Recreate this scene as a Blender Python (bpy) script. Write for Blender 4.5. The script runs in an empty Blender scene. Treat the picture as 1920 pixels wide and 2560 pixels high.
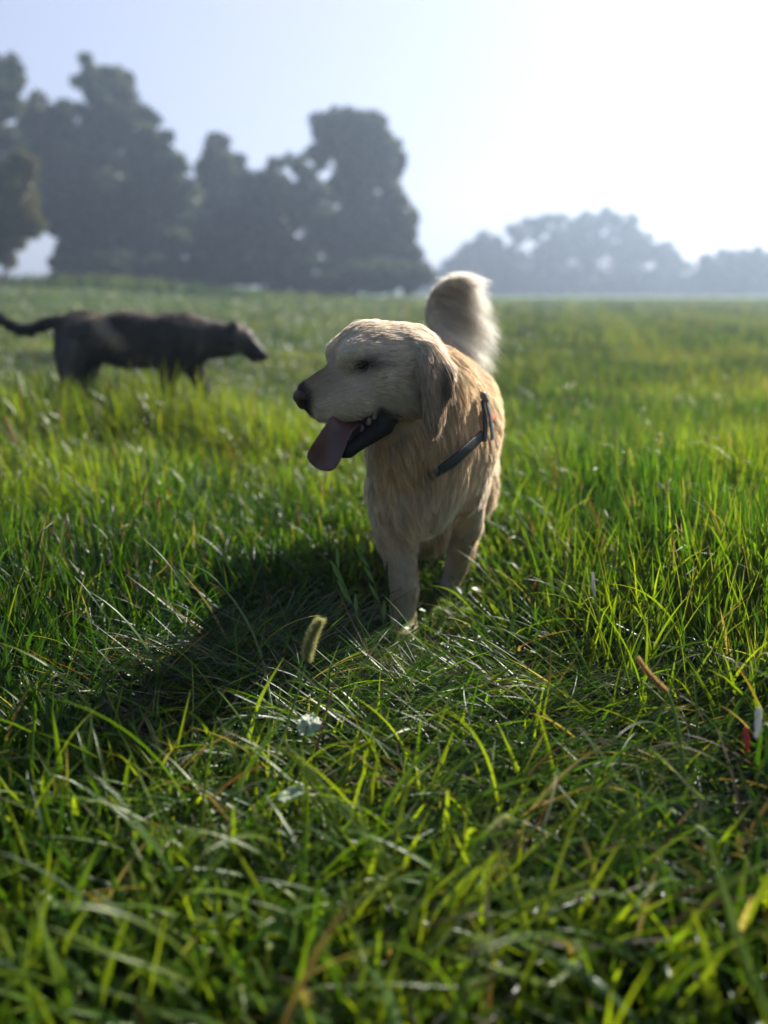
import bpy, math, random
import numpy as np
from mathutils import Vector, Matrix
from mathutils.kdtree import KDTree

# ------------------------------------------------------------------ camera, sky, sun, exposure
scene = bpy.context.scene
C = scene.collection
R = math.radians
CAM_H, PITCH, F = 0.78, 16.1, 1934.0          # metres, degrees below level, focal length in photo pixels
SUN_EL, SUN_AZ = 37.0, 43.0                    # azimuth measured from +Y towards +X

cd = bpy.data.cameras.new("camera"); cam = bpy.data.objects.new("camera", cd); C.objects.link(cam)
cam.location = (0, 0, CAM_H); cam.rotation_euler = (R(90 - PITCH), 0, 0)
cd.sensor_fit = 'VERTICAL'; cd.sensor_height = 36.0; cd.lens = F / 2560 * 36.0
cd.clip_start = 0.02; cd.clip_end = 2000
cd.dof.use_dof = True; cd.dof.focus_distance = 1.42; cd.dof.aperture_fstop = 1.4
scene.camera = cam

w = bpy.data.worlds.new("World"); scene.world = w; w.use_nodes = True
nt = w.node_tree; bg = nt.nodes["Background"]
sky = nt.nodes.new("ShaderNodeTexSky"); sky.sky_type = 'NISHITA'; sky.sun_disc = False
sky.sun_elevation = R(SUN_EL); sky.sun_rotation = R(SUN_AZ)
sky.air_density = 1.0; sky.dust_density = 2.0; sky.ozone_density = 1.6
mixs = nt.nodes.new("ShaderNodeMixRGB"); 
tcw = nt.nodes.new("ShaderNodeTexCoord"); vd = nt.nodes.new("ShaderNodeVectorMath"); vd.operation = 'DOT_PRODUCT'      # thin high veil, thickest towards the sun
vd.inputs[1].default_value = (math.sin(R(SUN_AZ * .6)), math.cos(R(SUN_AZ * .6)), 0.0)
mrw = nt.nodes.new("ShaderNodeMapRange"); mrw.inputs['From Min'].default_value = 0.0; mrw.inputs['From Max'].default_value = 0.85; mrw.inputs['To Min'].default_value = 0.0; mrw.inputs['To Max'].default_value = 0.68
nt.links.new(tcw.outputs['Generated'], vd.inputs[0]); nt.links.new(vd.outputs['Value'], mrw.inputs[0]); nt.links.new(mrw.outputs[0], mixs.inputs[0])
mixs.inputs[2].default_value = (6.3, 6.6, 8.9, 1)
nt.links.new(sky.outputs[0], mixs.inputs[1]); nt.links.new(mixs.outputs[0], bg.inputs[0]); bg.inputs[1].default_value = 0.052

sd = bpy.data.lights.new("sun", 'SUN'); sun = bpy.data.objects.new("sun", sd); C.objects.link(sun)
sd.energy = 5.0; sd.angle = R(0.5); sd.color = (1.0, 0.94, 0.85)
sdir = Vector((math.sin(R(SUN_AZ)) * math.cos(R(SUN_EL)), math.cos(R(SUN_AZ)) * math.cos(R(SUN_EL)), math.sin(R(SUN_EL))))
sun.rotation_euler = sdir.to_track_quat('Z', 'Y').to_euler(); sun.location = (3, 4, 6)

scene.view_settings.view_transform = 'Standard'; scene.view_settings.look = 'None'
scene.view_settings.exposure = 1.28; scene.view_settings.gamma = 1.0
scene.render.engine = 'CYCLES'
cy = scene.cycles
cy.use_denoising = True
cy.max_bounces = 8; cy.transparent_max_bounces = 8; cy.diffuse_bounces = 4; cy.transmission_bounces = 6
cy.sample_clamp_indirect = 6.0
cy.use_adaptive_sampling = True; cy.adaptive_threshold = 0.015

rng = np.random.default_rng(7)
random.seed(5)

# ------------------------------------------------------------------ helpers
def P(px, py, Y):
    """a point of the place seen at photo pixel (px,py), standing Y metres in front of the camera"""
    u = (1280 - py) / F; x = (px - 960) / F
    cp, sp = math.cos(R(PITCH)), math.sin(R(PITCH))
    t = Y / (cp + u * sp)
    return np.array([x * t, Y, CAM_H + t * (-sp + u * cp)])

def tag(o, label=None, cat=None, group=None, kind=None):
    if label: o['label'] = label
    if cat: o['category'] = cat
    if group: o['group'] = group
    if kind: o['kind'] = kind
    return o

def empty(name, loc):
    o = bpy.data.objects.new(name, None); o.empty_display_size = 0.05
    o.location = loc; C.objects.link(o); return o

def mesh_obj(name, V, Q, mat, parent=None, col=None, nrm=None, smooth=True, T=None):
    """V (n,3) world coords, Q (m,4) quads and/or T (k,3) triangles"""
    V = np.asarray(V, np.float64)
    loc = np.zeros(3)
    if parent is not None:
        loc = np.array(parent.location); par = parent
        while par.parent is not None:
            par = par.parent; loc = loc + np.array(par.location)
    me = bpy.data.meshes.new(name)
    Q = np.zeros((0, 4), int) if Q is None else np.asarray(Q)
    T = np.zeros((0, 3), int) if T is None else np.asarray(T)
    me.vertices.add(len(V)); me.vertices.foreach_set('co', (V - loc).astype(np.float32).ravel())
    nl = Q.size + T.size
    me.loops.add(nl); me.loops.foreach_set('vertex_index', np.concatenate([Q.ravel(), T.ravel()]).astype(np.int32))
    npol = len(Q) + len(T); me.polygons.add(npol)
    ls = np.concatenate([np.arange(len(Q)) * 4, Q.size + np.arange(len(T)) * 3]).astype(np.int32)
    me.polygons.foreach_set('loop_start', ls)
    me.update(calc_edges=True)
    if smooth: me.polygons.foreach_set('use_smooth', np.ones(npol, bool))
    if col is not None:
        a = me.attributes.new('Col', 'FLOAT_COLOR', 'POINT')
        c4 = np.ones((len(V), 4), np.float32); c4[:, :3] = col; a.data.foreach_set('color', c4.ravel())
    if nrm is not None:
        a = me.attributes.new('fn', 'FLOAT_VECTOR', 'POINT'); a.data.foreach_set('vector', np.asarray(nrm, np.float32).ravel())
    me.materials.append(mat)
    o = bpy.data.objects.new(name, me); C.objects.link(o)
    if parent is not None: o.parent = parent
    return o

def new_mat(name):
    m = bpy.data.materials.new(name); m.use_nodes = True
    n = m.node_tree.nodes; n.clear(); return m, n, m.node_tree.links

def simple_mat(name, col, rough=0.6, spec=0.5, noise=0.0, scale=40, sheen=0.0):
    m, n, l = new_mat(name)
    out = n.new('ShaderNodeOutputMaterial'); b = n.new('ShaderNodeBsdfPrincipled')
    b.inputs['Roughness'].default_value = rough; b.inputs['Specular IOR Level'].default_value = spec
    t = n.new('ShaderNodeTexNoise'); t.inputs['Scale'].default_value = scale; t.inputs['Detail'].default_value = 4
    r = n.new('ShaderNodeMixRGB'); c = np.array(col)
    r.inputs[1].default_value = (*(c * (1 - noise)), 1); r.inputs[2].default_value = (*np.minimum(c * (1 + noise), 1), 1)
    l.new(t.outputs[0], r.inputs[0]); l.new(r.outputs[0], b.inputs['Base Color']); l.new(b.outputs[0], out.inputs[0])
    tc = n.new('ShaderNodeTexCoord'); l.new(tc.outputs['Object'], t.inputs['Vector'])
    bp = n.new('ShaderNodeBump'); bp.inputs['Strength'].default_value = 0.3; bp.inputs['Distance'].default_value = 0.002
    l.new(t.outputs[0], bp.inputs['Height']); l.new(bp.outputs[0], b.inputs['Normal'])
    return m

def leaf_mat(name, trans=0.45, tint=(1.9, 1.75, 0.9), rough=0.35, spec=0.5):
    """thin leaf: reflects its own colour, lets warm green light through"""
    m, n, l = new_mat(name)
    out = n.new('ShaderNodeOutputMaterial'); b = n.new('ShaderNodeBsdfPrincipled')
    a = n.new('ShaderNodeAttribute'); a.attribute_name = 'Col'
    l.new(a.outputs['Color'], b.inputs['Base Color'])
    b.inputs['Roughness'].default_value = rough; b.inputs['Specular IOR Level'].default_value = spec
    mu = n.new('ShaderNodeMixRGB'); mu.blend_type = 'MULTIPLY'; mu.inputs[0].default_value = 1; mu.inputs[2].default_value = (*tint, 1)
    l.new(a.outputs['Color'], mu.inputs[1])
    tr = n.new('ShaderNodeBsdfTranslucent'); l.new(mu.outputs[0], tr.inputs[0])
    mx = n.new('ShaderNodeMixShader'); mx.inputs[0].default_value = trans
    l.new(b.outputs[0], mx.inputs[1]); l.new(tr.outputs[0], mx.inputs[2]); l.new(mx.outputs[0], out.inputs[0])
    return m

def fur_mat(name, trans=0.35, coat=0.12):
    """short hair: the coat's own normal (attribute fn) shades the strands, some light passes through"""
    m, n, l = new_mat(name)
    out = n.new('ShaderNodeOutputMaterial')
    a = n.new('ShaderNodeAttribute'); a.attribute_name = 'Col'
    fn = n.new('ShaderNodeAttribute'); fn.attribute_name = 'fn'
    d = n.new('ShaderNodeBsdfDiffuse'); l.new(a.outputs['Color'], d.inputs[0]); l.new(fn.outputs['Vector'], d.inputs['Normal'])
    d2 = n.new('ShaderNodeBsdfDiffuse'); l.new(a.outputs['Color'], d2.inputs[0])
    m0 = n.new('ShaderNodeMixShader'); m0.inputs[0].default_value = 0.45
    l.new(d.outputs[0], m0.inputs[1]); l.new(d2.outputs[0], m0.inputs[2])
    tr = n.new('ShaderNodeBsdfTranslucent'); l.new(a.outputs['Color'], tr.inputs[0])
    m1 = n.new('ShaderNodeMixShader'); m1.inputs[0].default_value = trans
    l.new(m0.outputs[0], m1.inputs[1]); l.new(tr.outputs[0], m1.inputs[2])
    g = n.new('ShaderNodeBsdfAnisotropic') if False else n.new('ShaderNodeBsdfGlossy'); g.inputs['Roughness'].default_value = 0.45
    m2 = n.new('ShaderNodeMixShader'); m2.inputs[0].default_value = coat * 0.5
    l.new(m1.outputs[0], m2.inputs[1]); l.new(g.outputs[0], m2.inputs[2]); l.new(m2.outputs[0], out.inputs[0])
    return m

def vnoise(p, freq, seed, octs=3):
    """cheap smooth noise, about -1..1, from sums of sines"""
    r = np.random.default_rng(seed); s = np.zeros(len(p)); tot = 0; D = p.shape[1]
    for o in range(octs):
        for k in range(4):
            v = r.normal(size=D); v /= np.linalg.norm(v)
            s += np.sin(p @ v * freq * 2 ** o * (0.8 + 0.5 * r.random()) + r.random() * 6.28) * 0.6 ** o
        tot += 2.0 * 0.6 ** o
    return s / tot

def nz(v): return v / np.maximum(np.linalg.norm(v, axis=-1, keepdims=True), 1e-9)
def sstep(a, b, x):
    t = np.clip((x - a) / (b - a), 0, 1); return t * t * (3 - 2 * t)

# ------------------------------------------------------------------ terrain
def ground_z(x, y):
    x = np.asarray(x, float); y = np.asarray(y, float)
    p = np.stack([x, y], -1).reshape(-1, 2)
    near = vnoise(p, 1.3, 3, 2).reshape(x.shape) * 0.03 * sstep(1.9, 4, y)
    rise = 0.10 * sstep(0.2, 2.0, -x) * sstep(2.2, 3.6, y)
    far = 0.75 * sstep(3, 16, -x) * sstep(14, 42, y)
    dip = -0.12 * sstep(-2, 10, x) * sstep(6, 20, y)
    return near + rise + far + dip

gx = np.concatenate([-np.geomspace(400, 8, 26), np.linspace(-7.5, 7.5, 76), np.geomspace(8, 400, 26)])
gy = np.concatenate([[-60, -20, -8, -4], np.linspace(-2, 10, 61), np.geomspace(10.4, 900, 60)])
GX, GY = np.meshgrid(gx, gy)
GZ = ground_z(GX, GY)
Vg = np.stack([GX, GY, GZ], -1).reshape(-1, 3)
nx, ny = len(gx), len(gy)
ii = (np.arange(ny - 1)[:, None] * nx + np.arange(nx - 1)[None, :]).ravel()
Qg = np.stack([ii, ii + 1, ii + nx + 1, ii + nx], -1)
m, n, l = new_mat('meadow_soil')
out = n.new('ShaderNodeOutputMaterial'); b = n.new('ShaderNodeBsdfPrincipled'); b.inputs['Roughness'].default_value = 0.95
b.inputs['Specular IOR Level'].default_value = 0.1
geo = n.new('ShaderNodeNewGeometry'); sx = n.new('ShaderNodeSeparateXYZ'); l.new(geo.outputs['Position'], sx.inputs[0])
mr = n.new('ShaderNodeMapRange'); mr.inputs['From Min'].default_value = 3; mr.inputs['From Max'].default_value = 14; l.new(sx.outputs['Y'], mr.inputs[0])
t1 = n.new('ShaderNodeTexNoise'); t1.inputs['Scale'].default_value = 9; t1.inputs['Detail'].default_value = 8; l.new(geo.outputs['Position'], t1.inputs['Vector'])
r1 = n.new('ShaderNodeValToRGB'); r1.color_ramp.elements[0].color = (0.012, 0.014, 0.005, 1); r1.color_ramp.elements[1].color = (0.05, 0.055, 0.015, 1); l.new(t1.outputs[0], r1.inputs[0])
t2 = n.new('ShaderNodeTexNoise'); t2.inputs['Scale'].default_value = 0.35; t2.inputs['Detail'].default_value = 9; l.new(geo.outputs['Position'], t2.inputs['Vector'])
r2 = n.new('ShaderNodeValToRGB'); r2.color_ramp.elements[0].position = 0.3; r2.color_ramp.elements[1].position = 0.7
r2.color_ramp.elements[0].color = (0.035, 0.065, 0.018, 1); r2.color_ramp.elements[1].color = (0.07, 0.11, 0.03, 1); l.new(t2.outputs[0], r2.inputs[0])
mx = n.new('ShaderNodeMixRGB'); l.new(mr.outputs[0], mx.inputs[0]); l.new(r1.outputs[0], mx.inputs[1]); l.new(r2.outputs[0], mx.inputs[2])
l.new(mx.outputs[0], b.inputs['Base Color']); l.new(b.outputs[0], out.inputs[0])
g = mesh_obj('ground', Vg, Qg, m); tag(g, kind='structure')

# ------------------------------------------------------------------ grass
GREEN = np.array([[0.008, 0.028, 0.004], [0.020, 0.058, 0.006], [0.048, 0.096, 0.008], [0.088, 0.135, 0.010], [0.016, 0.044, 0.008]])
STRAW = np.array([[0.13, 0.115, 0.075], [0.085, 0.065, 0.045], [0.17, 0.16, 0.12], [0.09, 0.045, 0.03]])

class Strands:
    def __init__(s): s.V, s.Q, s.C, s.n = [], [], [], 0
    def add(s, V, Q, Col):
        s.V.append(V.reshape(-1, 3)); s.Q.append(Q + s.n); s.C.append(Col.reshape(-1, 3)); s.n += V.reshape(-1, 3).shape[0]
    def build(s, name, mat, parent=None):
        return mesh_obj(name, np.concatenate(s.V), np.concatenate(s.Q), mat, parent, np.concatenate(s.C))

def ribbon_faces(N, rows, cols):
    base = (np.arange(N) * rows * cols)[:, None, None]
    i = np.arange(rows - 1)[None, :, None] * cols; j = np.arange(cols - 1)[None, None, :]
    a = base + i + j
    return np.stack([a, a + 1, a + cols + 1, a + cols], -1).reshape(-1, 4)

def sweep(sp, W, side, fold, cols):
    """ribbon round a spine sp (N,rows,3) of width W (N,rows)"""
    tan = nz(np.gradient(sp, axis=1)); side = nz(side - (side * tan).sum(-1, keepdims=True) * tan)
    nrm = np.cross(tan, side)
    w = W[..., None] * 0.5
    if cols == 2: return np.stack([sp - side * w, sp + side * w], 2)
    return np.stack([sp - side * w, sp - nrm * w * fold, sp + side * w], 2)

def blades(S, x, y, L, W, phi, th0, kap, nseg=5, cols=2, fold=0.45, drift=0.0, col=None, tipdry=0.14, floor=0.006, wilt=None, z0=None):
    N = len(x); s = np.linspace(0, 1, nseg + 1)[None, :]
    th = th0[:, None] + kap[:, None] * s ** 1.4
    if wilt is not None: th = th + wilt[:, None] * sstep(0.55, 0.9, s)
    ph = phi[:, None] + (drift if np.isscalar(drift) else drift[:, None]) * s
    st = (L / nseg)[:, None]
    dx, dy, dz = np.sin(th) * np.cos(ph) * st, np.sin(th) * np.sin(ph) * st, np.cos(th) * st
    z = ground_z(x, y) if z0 is None else z0
    cum = lambda d: np.concatenate([np.zeros((N, 1)), np.cumsum(d[:, :-1], 1)], 1)
    sp = np.stack([x[:, None] + cum(dx), y[:, None] + cum(dy), z[:, None] + cum(dz)], -1)
    sp[..., 2] = np.maximum(sp[..., 2], z[:, None] + floor * (1 + 3 * rng.random(N))[:, None] - 0.004 * (s == 0))
    prof = np.minimum(1, 0.45 + 2.5 * s) * (1 - s ** 2.6)
    tw = rng.uniform(-0.9, 0.9, N)[:, None] * (0.3 + s)
    S0 = np.stack([-np.sin(ph), np.cos(ph), 0 * ph], -1); N0 = np.stack([np.cos(th) * np.cos(ph), np.cos(th) * np.sin(ph), -np.sin(th)], -1)
    side = S0 * np.cos(tw)[..., None] + N0 * np.sin(tw)[..., None]
    V = sweep(sp, W[:, None] * prof, side, fold, cols)
    if col is None: col = GREEN[rng.integers(0, len(GREEN), N)] * rng.uniform(0.75, 1.25, (N, 1))
    straw = STRAW[rng.integers(0, len(STRAW), N)]
    k = (rng.random(N) < tipdry)[:, None, None] * sstep(rng.uniform(.5, .95, (N, 1)), 1.02, s)[..., None]
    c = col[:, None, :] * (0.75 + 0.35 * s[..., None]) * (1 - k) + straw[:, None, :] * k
    c = np.repeat(c[:, :, None, :], cols, 2)
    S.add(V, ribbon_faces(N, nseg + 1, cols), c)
    return sp

def scatter(n, x0, x1, y0, y1, fan=True):
    """random points; with fan the strip widens with distance like the view does"""
    y = rng.uniform(y0, y1, n)
    if fan: y = np.sqrt(rng.uniform(y0 ** 2, y1 ** 2, n))
    u = rng.uniform(-1, 1, n)
    hw = (0.62 + .4 * (y0 > 4)) * y + 0.45 if fan else (x1 - x0) / 2
    return (u * hw if fan else (x0 + x1) / 2 + u * hw), y

def col_mix(x, y, n, warm=0.0):
    pp = np.stack([x, y], -1); warm = warm - .10 * sstep(1.5, 1.0, y)  # foreground shade put into the blade colour: darker greens near the camera
    k = vnoise(pp, 2.2, 11) * 0.5 + 0.5 + rng.normal(0, 0.22, n) + warm
    idx = np.clip((k * 4), 0, 3.999); i0 = idx.astype(int); f = (idx - i0)[:, None]
    c = GREEN[:4]; cc = c[i0] * (1 - f) + c[np.minimum(i0 + 1, 3)] * f
    far = sstep(2.0, 8.0, y)[:, None]; cc = cc * (1 - far) + cc * np.array([.80, .70, 2.8]) * far  # distance haze and sheen painted into far blades: greyer, bluer green
    return cc * rng.uniform(0.75, 1.25, (n, 1)) * (1 + .28 * vnoise(pp, 2.6, 63)[:, None])

def flat_mask(x, y):
    """where the grass is pressed down"""
    a = np.exp(-((x - 0.12) / 0.42) ** 4 - ((y - 1.13) / 0.33) ** 4)
    b = 0.9 * np.exp(-((x + 0.28) / 0.34) ** 4 - ((y - 1.38) / 0.24) ** 4)
    c = 0.95 * np.exp(-((x - 0.08) / 0.24) ** 2 - ((y - 1.68) / 0.26) ** 2)
    return np.maximum(np.maximum(a, b), c)

def tall_mask(x, y):
    r = sstep(0.32, 0.75, x) * sstep(0.8, 1.3, y) * (1 - 0.5 * sstep(2.4, 3.4, y))
    l = sstep(0.42, 0.8, -x) * sstep(0.9, 1.4, y) * (1 - sstep(2.6, 3.6, y)) * 0.7
    dg = 1.15 * np.exp(-((x + 1.3) / 1.2) ** 2 - ((y - 3.75 - .25 * vnoise(np.stack([x, y], -1), 4., 77, 2)) / 0.6) ** 2)
    return np.maximum(np.maximum(r, l), dg)

G = Strands()
# upright sward, near
def sward(n, y0, y1, wmul, lmul, nseg, cols):
    x, y = scatter(n, 0, 0, y0, y1)
    pp = np.stack([x, y], -1)
    tuft = vnoise(pp, 7.0, 21) * 0.5 + 0.5; big = vnoise(pp, 1.7, 5) * 0.5 + 0.5
    fl, tl = flat_mask(x, y), tall_mask(x, y)
    L = (0.055 + 0.10 * rng.random(n) ** 1.3 * (0.6 + 0.9 * tuft) + 0.04 * big) * (1 + 0.85 * tl) * (1 - 0.45 * fl) * lmul
    L *= 1 - 0.40 * sstep(0.95, 0.5, y)
    L *= 1 - .6 * np.exp(-((x - .12) / .11) ** 2 - ((y - .74) / .16) ** 2)
    L *= 1 - .6 * np.exp(-((x - .18) / .12) ** 2 - ((y - 1.84) / .12) ** 2)
    L *= 1 - .72 * np.exp(-((x - .06) / .17) ** 4 - ((y - 1.58) / .26) ** 4)
    L *= 1 - .30 * sstep(2.6, 4.8, y) * (1 - np.minimum(tl, 1))
    W = rng.uniform(0.0022, 0.0062, n) * wmul * (1 + 0.25 * tl) * (1 + .5 * sstep(1.3, .6, y))
    phi = rng.uniform(0, 6.283, n); phi = np.where(rng.random(n) < 0.35, 2.6 + rng.normal(0, 0.7, n), phi)
    th0 = np.abs(rng.normal(0.10, 0.24 + .14 * (y0 > 2), n)) * (1 - 0.4 * tl) + 0.8 * fl
    kap = rng.gamma(2.0, 0.33, n) * (1 - 0.45 * tl)
    dry = rng.random(n) < (0.022 + 0.04 * fl)
    col = col_mix(x, y, n, 0.12 * np.minimum(tl, .8) * (y < 2.8) - .12 * (y > 2.8) - 0.1 * fl - .15 * sstep(1.5, .9, y))  # last term darkens the nearest blades further, shade carried by their colour
    col[dry] = STRAW[rng.integers(0, 4, dry.sum())] * 0.8
    wl = np.where(rng.random(n) < 0.12, rng.uniform(0.8, 1.9, n), 0)
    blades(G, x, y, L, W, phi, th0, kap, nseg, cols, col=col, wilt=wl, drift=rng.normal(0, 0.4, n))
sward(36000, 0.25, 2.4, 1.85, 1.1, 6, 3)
sward(56000, 2.4, 4.8, 1.5, 1.05, 4, 2)
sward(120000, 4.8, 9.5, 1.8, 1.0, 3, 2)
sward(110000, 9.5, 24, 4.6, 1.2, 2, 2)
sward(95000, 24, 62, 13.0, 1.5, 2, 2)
# taller reedy tufts along the far left edge of the meadow
n_ = 9000; x = rng.uniform(-36, 2, n_); y = rng.uniform(36, 50, n_)
blades(G, x, y, rng.uniform(0.3, 0.85, n_) * (0.4 + 0.6 * sstep(-2, 14, -x)), rng.uniform(0.03, 0.06, n_), rng.uniform(0, 6.28, n_), np.abs(rng.normal(0, .15, n_)), rng.uniform(0, .5, n_), 3, 2, col=col_mix(x * .2, y * .2, n_, -0.2) * 0.9)
# fine undergrowth and thatch
n_ = 42000; x, y = scatter(n_, 0, 0, 0.25, 2.3)
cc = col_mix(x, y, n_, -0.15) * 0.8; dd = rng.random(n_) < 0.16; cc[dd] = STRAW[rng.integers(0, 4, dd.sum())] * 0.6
blades(G, x, y, rng.uniform(0.03, 0.10, n_), rng.uniform(0.001, 0.0026, n_), rng.uniform(0, 6.28, n_), rng.uniform(0.1, 1.4, n_), rng.uniform(0, .8, n_), 3, 2, col=cc)
# long lying blades, combed sideways, in the pressed-down hollow
def lying(n, cx, cy, sx_, sy_, ang, spread, Lr, Wr, lift=(0.9, 1.35), dark=1.0):
    x = rng.normal(cx, sx_, n); y = rng.normal(cy, sy_, n)
    flip = np.where(rng.random(n) < 0.35, math.pi, 0)
    ok = ~((np.abs(x - .05) < .16) & (y > 1.34)); x, y, flip = x[ok], y[ok], flip[ok]; n = len(x)
    phi = ang + flip + rng.normal(0, spread, n) + 0.9 * vnoise(np.stack([x, y], -1), 3.0, 31)
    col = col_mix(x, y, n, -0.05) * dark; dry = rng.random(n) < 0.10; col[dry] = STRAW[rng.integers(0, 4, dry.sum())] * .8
    blades(G, x, y, rng.uniform(*Lr, n), rng.uniform(*Wr, n), phi, rng.uniform(*lift, n) - 0.35, rng.uniform(0.35, 1.1, n), 9, 3, fold=0.3, col=col,
           drift=rng.normal(0, 0.45, n), floor=0.02)
lying(2600, 0.16, 1.14, 0.28, 0.17, 0.1, 0.45, (0.12, 0.30), (0.0035, 0.0078))
lying(1300, -0.30, 1.34, 0.17, 0.12, 0.15, 0.4, (0.14, 0.30), (0.003, 0.0068))
lying(700, 0.05, 0.80, 0.40, 0.14, 0.3, 0.9, (0.12, 0.28), (0.005, 0.010), lift=(0.7, 1.1))
lying(900, 0.75, 1.45, 0.35, 0.35, -0.2, 0.9, (0.15, 0.3), (0.004, 0.008), lift=(0.6, 1.0))
lying(260, -0.75, 1.45, 0.35, 0.35, -0.5, 0.9, (0.15, 0.28), (0.004, 0.008), lift=(0.6, 1.0))
# strong tall blades standing on the right and the left
def strong(n, xr, yr, Lr, Wr, warm, lean):
    x = rng.uniform(*xr, n); y = rng.uniform(*yr, n)
    blades(G, x, y, rng.uniform(*Lr, n), rng.uniform(*Wr, n), rng.choice([0.3, 2.7, 1.4, -1.2], n) + rng.normal(0, .4, n), np.abs(rng.normal(lean, .13, n)), rng.gamma(2, .28, n), 9, 3, fold=.5,
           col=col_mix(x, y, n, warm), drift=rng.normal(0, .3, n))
strong(1500, (0.38, 1.25), (1.15, 2.3), (0.16, 0.32), (0.004, 0.0085), 0.25, 0.12)
strong(520, (-1.2, -0.45), (1.2, 2.0), (0.14, 0.25), (0.004, 0.0075), 0.15, 0.12)
strong(330, (-0.7, 0.7), (0.55, 1.05), (0.10, 0.22), (0.006, 0.013), 0.35, 0.3)
strong(160, (-0.5, 0.3), (0.9, 1.15), (0.10, 0.20), (0.005, 0.009), 0.35, 0.15)

n_ = 260; x = rng.uniform(-.95, .95, n_); y = rng.uniform(.6, 1.55, n_)      # long arching blades over the foreground
ok = ~((np.abs(x - .05) < .3) & (y > 1.2)); x, y = x[ok], y[ok]; n_ = len(x)
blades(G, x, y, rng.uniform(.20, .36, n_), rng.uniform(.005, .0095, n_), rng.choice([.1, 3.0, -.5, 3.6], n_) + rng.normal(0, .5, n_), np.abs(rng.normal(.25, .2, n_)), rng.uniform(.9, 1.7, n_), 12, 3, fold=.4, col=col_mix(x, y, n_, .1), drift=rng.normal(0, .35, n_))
# individual long blades traced through the place: root, middle, tip
def hero(pts, W, col, cols=3, nseg=14):
    pts = np.array(pts); n = len(pts); t = np.linspace(0, 1, nseg + 1)
    # Catmull through the points
    seg = np.clip((t * (n - 1)).astype(int), 0, n - 2); f = t * (n - 1) - seg
    ext = np.vstack([2 * pts[0] - pts[1], pts, 2 * pts[-1] - pts[-2]])
    p0, p1, p2, p3 = ext[seg], ext[seg + 1], ext[seg + 2], ext[seg + 3]; f = f[:, None]
    sp = 0.5 * (2 * p1 + (p2 - p0) * f + (2 * p0 - 5 * p1 + 4 * p2 - p3) * f ** 2 + (3 * p1 - p0 - 3 * p2 + p3) * f ** 3)
    Wp = 1.3 * W * np.minimum(1, 0.5 + 2 * t) * (1 - t ** 3)
    tan = nz(np.gradient(sp, axis=0)); up = np.tile([0.25, -0.35, 1.0], (nseg + 1, 1)); side = np.cross(tan, up)
    V = sweep(sp[None], Wp[None], side[None], 0.35, cols)
    cc = np.tile(np.array(col), (1, nseg + 1, cols, 1))
    G.add(V, ribbon_faces(1, nseg + 1, cols), cc)
g1, g2, g3, g4 = (0.06, 0.11, 0.02), (0.10, 0.16, 0.015), (0.045, 0.09, 0.02), (0.16, 0.17, 0.05)
hero([P(1930, 2230, .80), P(1720, 2050, .88), P(1560, 2000, .93), P(1440, 2110, .90)], .0075, g1)
hero([P(1980, 2640, .58), P(1880, 2440, .62), P(1810, 2230, .68), P(1740, 2010, .74)], .010, g2)
hero([P(1900, 2380, .70), P(1640, 2200, .80), P(1480, 2060, .86), P(1375, 1940, .92)], .005, g1)
hero([P(1620, 2580, .60), P(1480, 2450, .63), P(1330, 2370, .67), P(1220, 2345, .69)], .0085, g3)
hero([P(-60, 2420, .66), P(90, 2390, .68), P(180, 2420, .67), P(260, 2520, .62)], .012, g1)
hero([P(190, 2175, .80), P(130, 2090, .84), P(60, 2010, .88)], .006, g2)
hero([P(560, 2130, .82), P(400, 2040, .88), P(260, 2010, .92), P(90, 1950, .96)], .0042, g1)
hero([P(470, 2250, .80), P(500, 2200, .84), P(530, 2160, .86), P(565, 2135, .87)], .012, (.13, .19, .012))
hero([P(560, 2330, .74), P(590, 2270, .78), P(615, 2215, .81)], .011, g2)
hero([P(850, 2330, .78), P(880, 2200, .84), P(900, 2080, .90), P(912, 1960, .95)], .0055, g2)
hero([P(450, 2010, .95), P(400, 1880, 1.02), P(345, 1760, 1.10)], .004, g2)
hero([P(1100, 1560, 1.52), P(1240, 1570, 1.45), P(1400, 1640, 1.36), P(1500, 1740, 1.28)], .0052, g1)
hero([P(1560, 1820, 1.18), P(1700, 1800, 1.16), P(1860, 1820, 1.12), P(1960, 1900, 1.05)], .0055, g1)
hero([P(1540, 1560, 1.36), P(1640, 1610, 1.32), P(1760, 1640, 1.28), P(1860, 1760, 1.2)], .0065, g1)
hero([P(1290, 1920, 1.05), P(1350, 1870, 1.07), P(1480, 1850, 1.08), P(1570, 1885, 1.05)], .006, g3)
hero([P(1340, 2070, .95), P(1350, 1990, .99), P(1385, 1900, 1.03)], .006, g3)
hero([P(1190, 1990, 1.0), P(1240, 1900, 1.04), P(1275, 1820, 1.09)], .0065, g3)
hero([P(1240, 1900, 1.1), P(1180, 1800, 1.16), P(1080, 1770, 1.2), P(960, 1790, 1.18)], .0042, g1)
hero([P(1000, 1760, 1.22), P(1130, 1690, 1.28), P(1260, 1700, 1.27), P(1340, 1760, 1.2)], .0042, g1)
hero([P(700, 1880, 1.10), P(640, 1600, 1.28), P(530, 1440, 1.42), P(430, 1400, 1.46)], .004, g1)
hero([P(500, 2340, .76), P(420, 2240, .80), P(250, 2220, .83), P(60, 2280, .80)], .0045, g4)
hero([P(830, 2560, .58), P(640, 2500, .62), P(500, 2440, .66)], .010, g1)
hero([P(1000, 2580, .56), P(960, 2470, .62), P(900, 2400, .66)], .009, g1)
hero([P(1700, 2500, .62), P(1640, 2380, .68), P(1520, 2330, .72), P(1380, 2330, .73)], .006, g3)
hero([P(960, 1700, 1.34), P(1000, 1580, 1.42), P(1045, 1540, 1.46)], .0048, g2)
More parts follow.
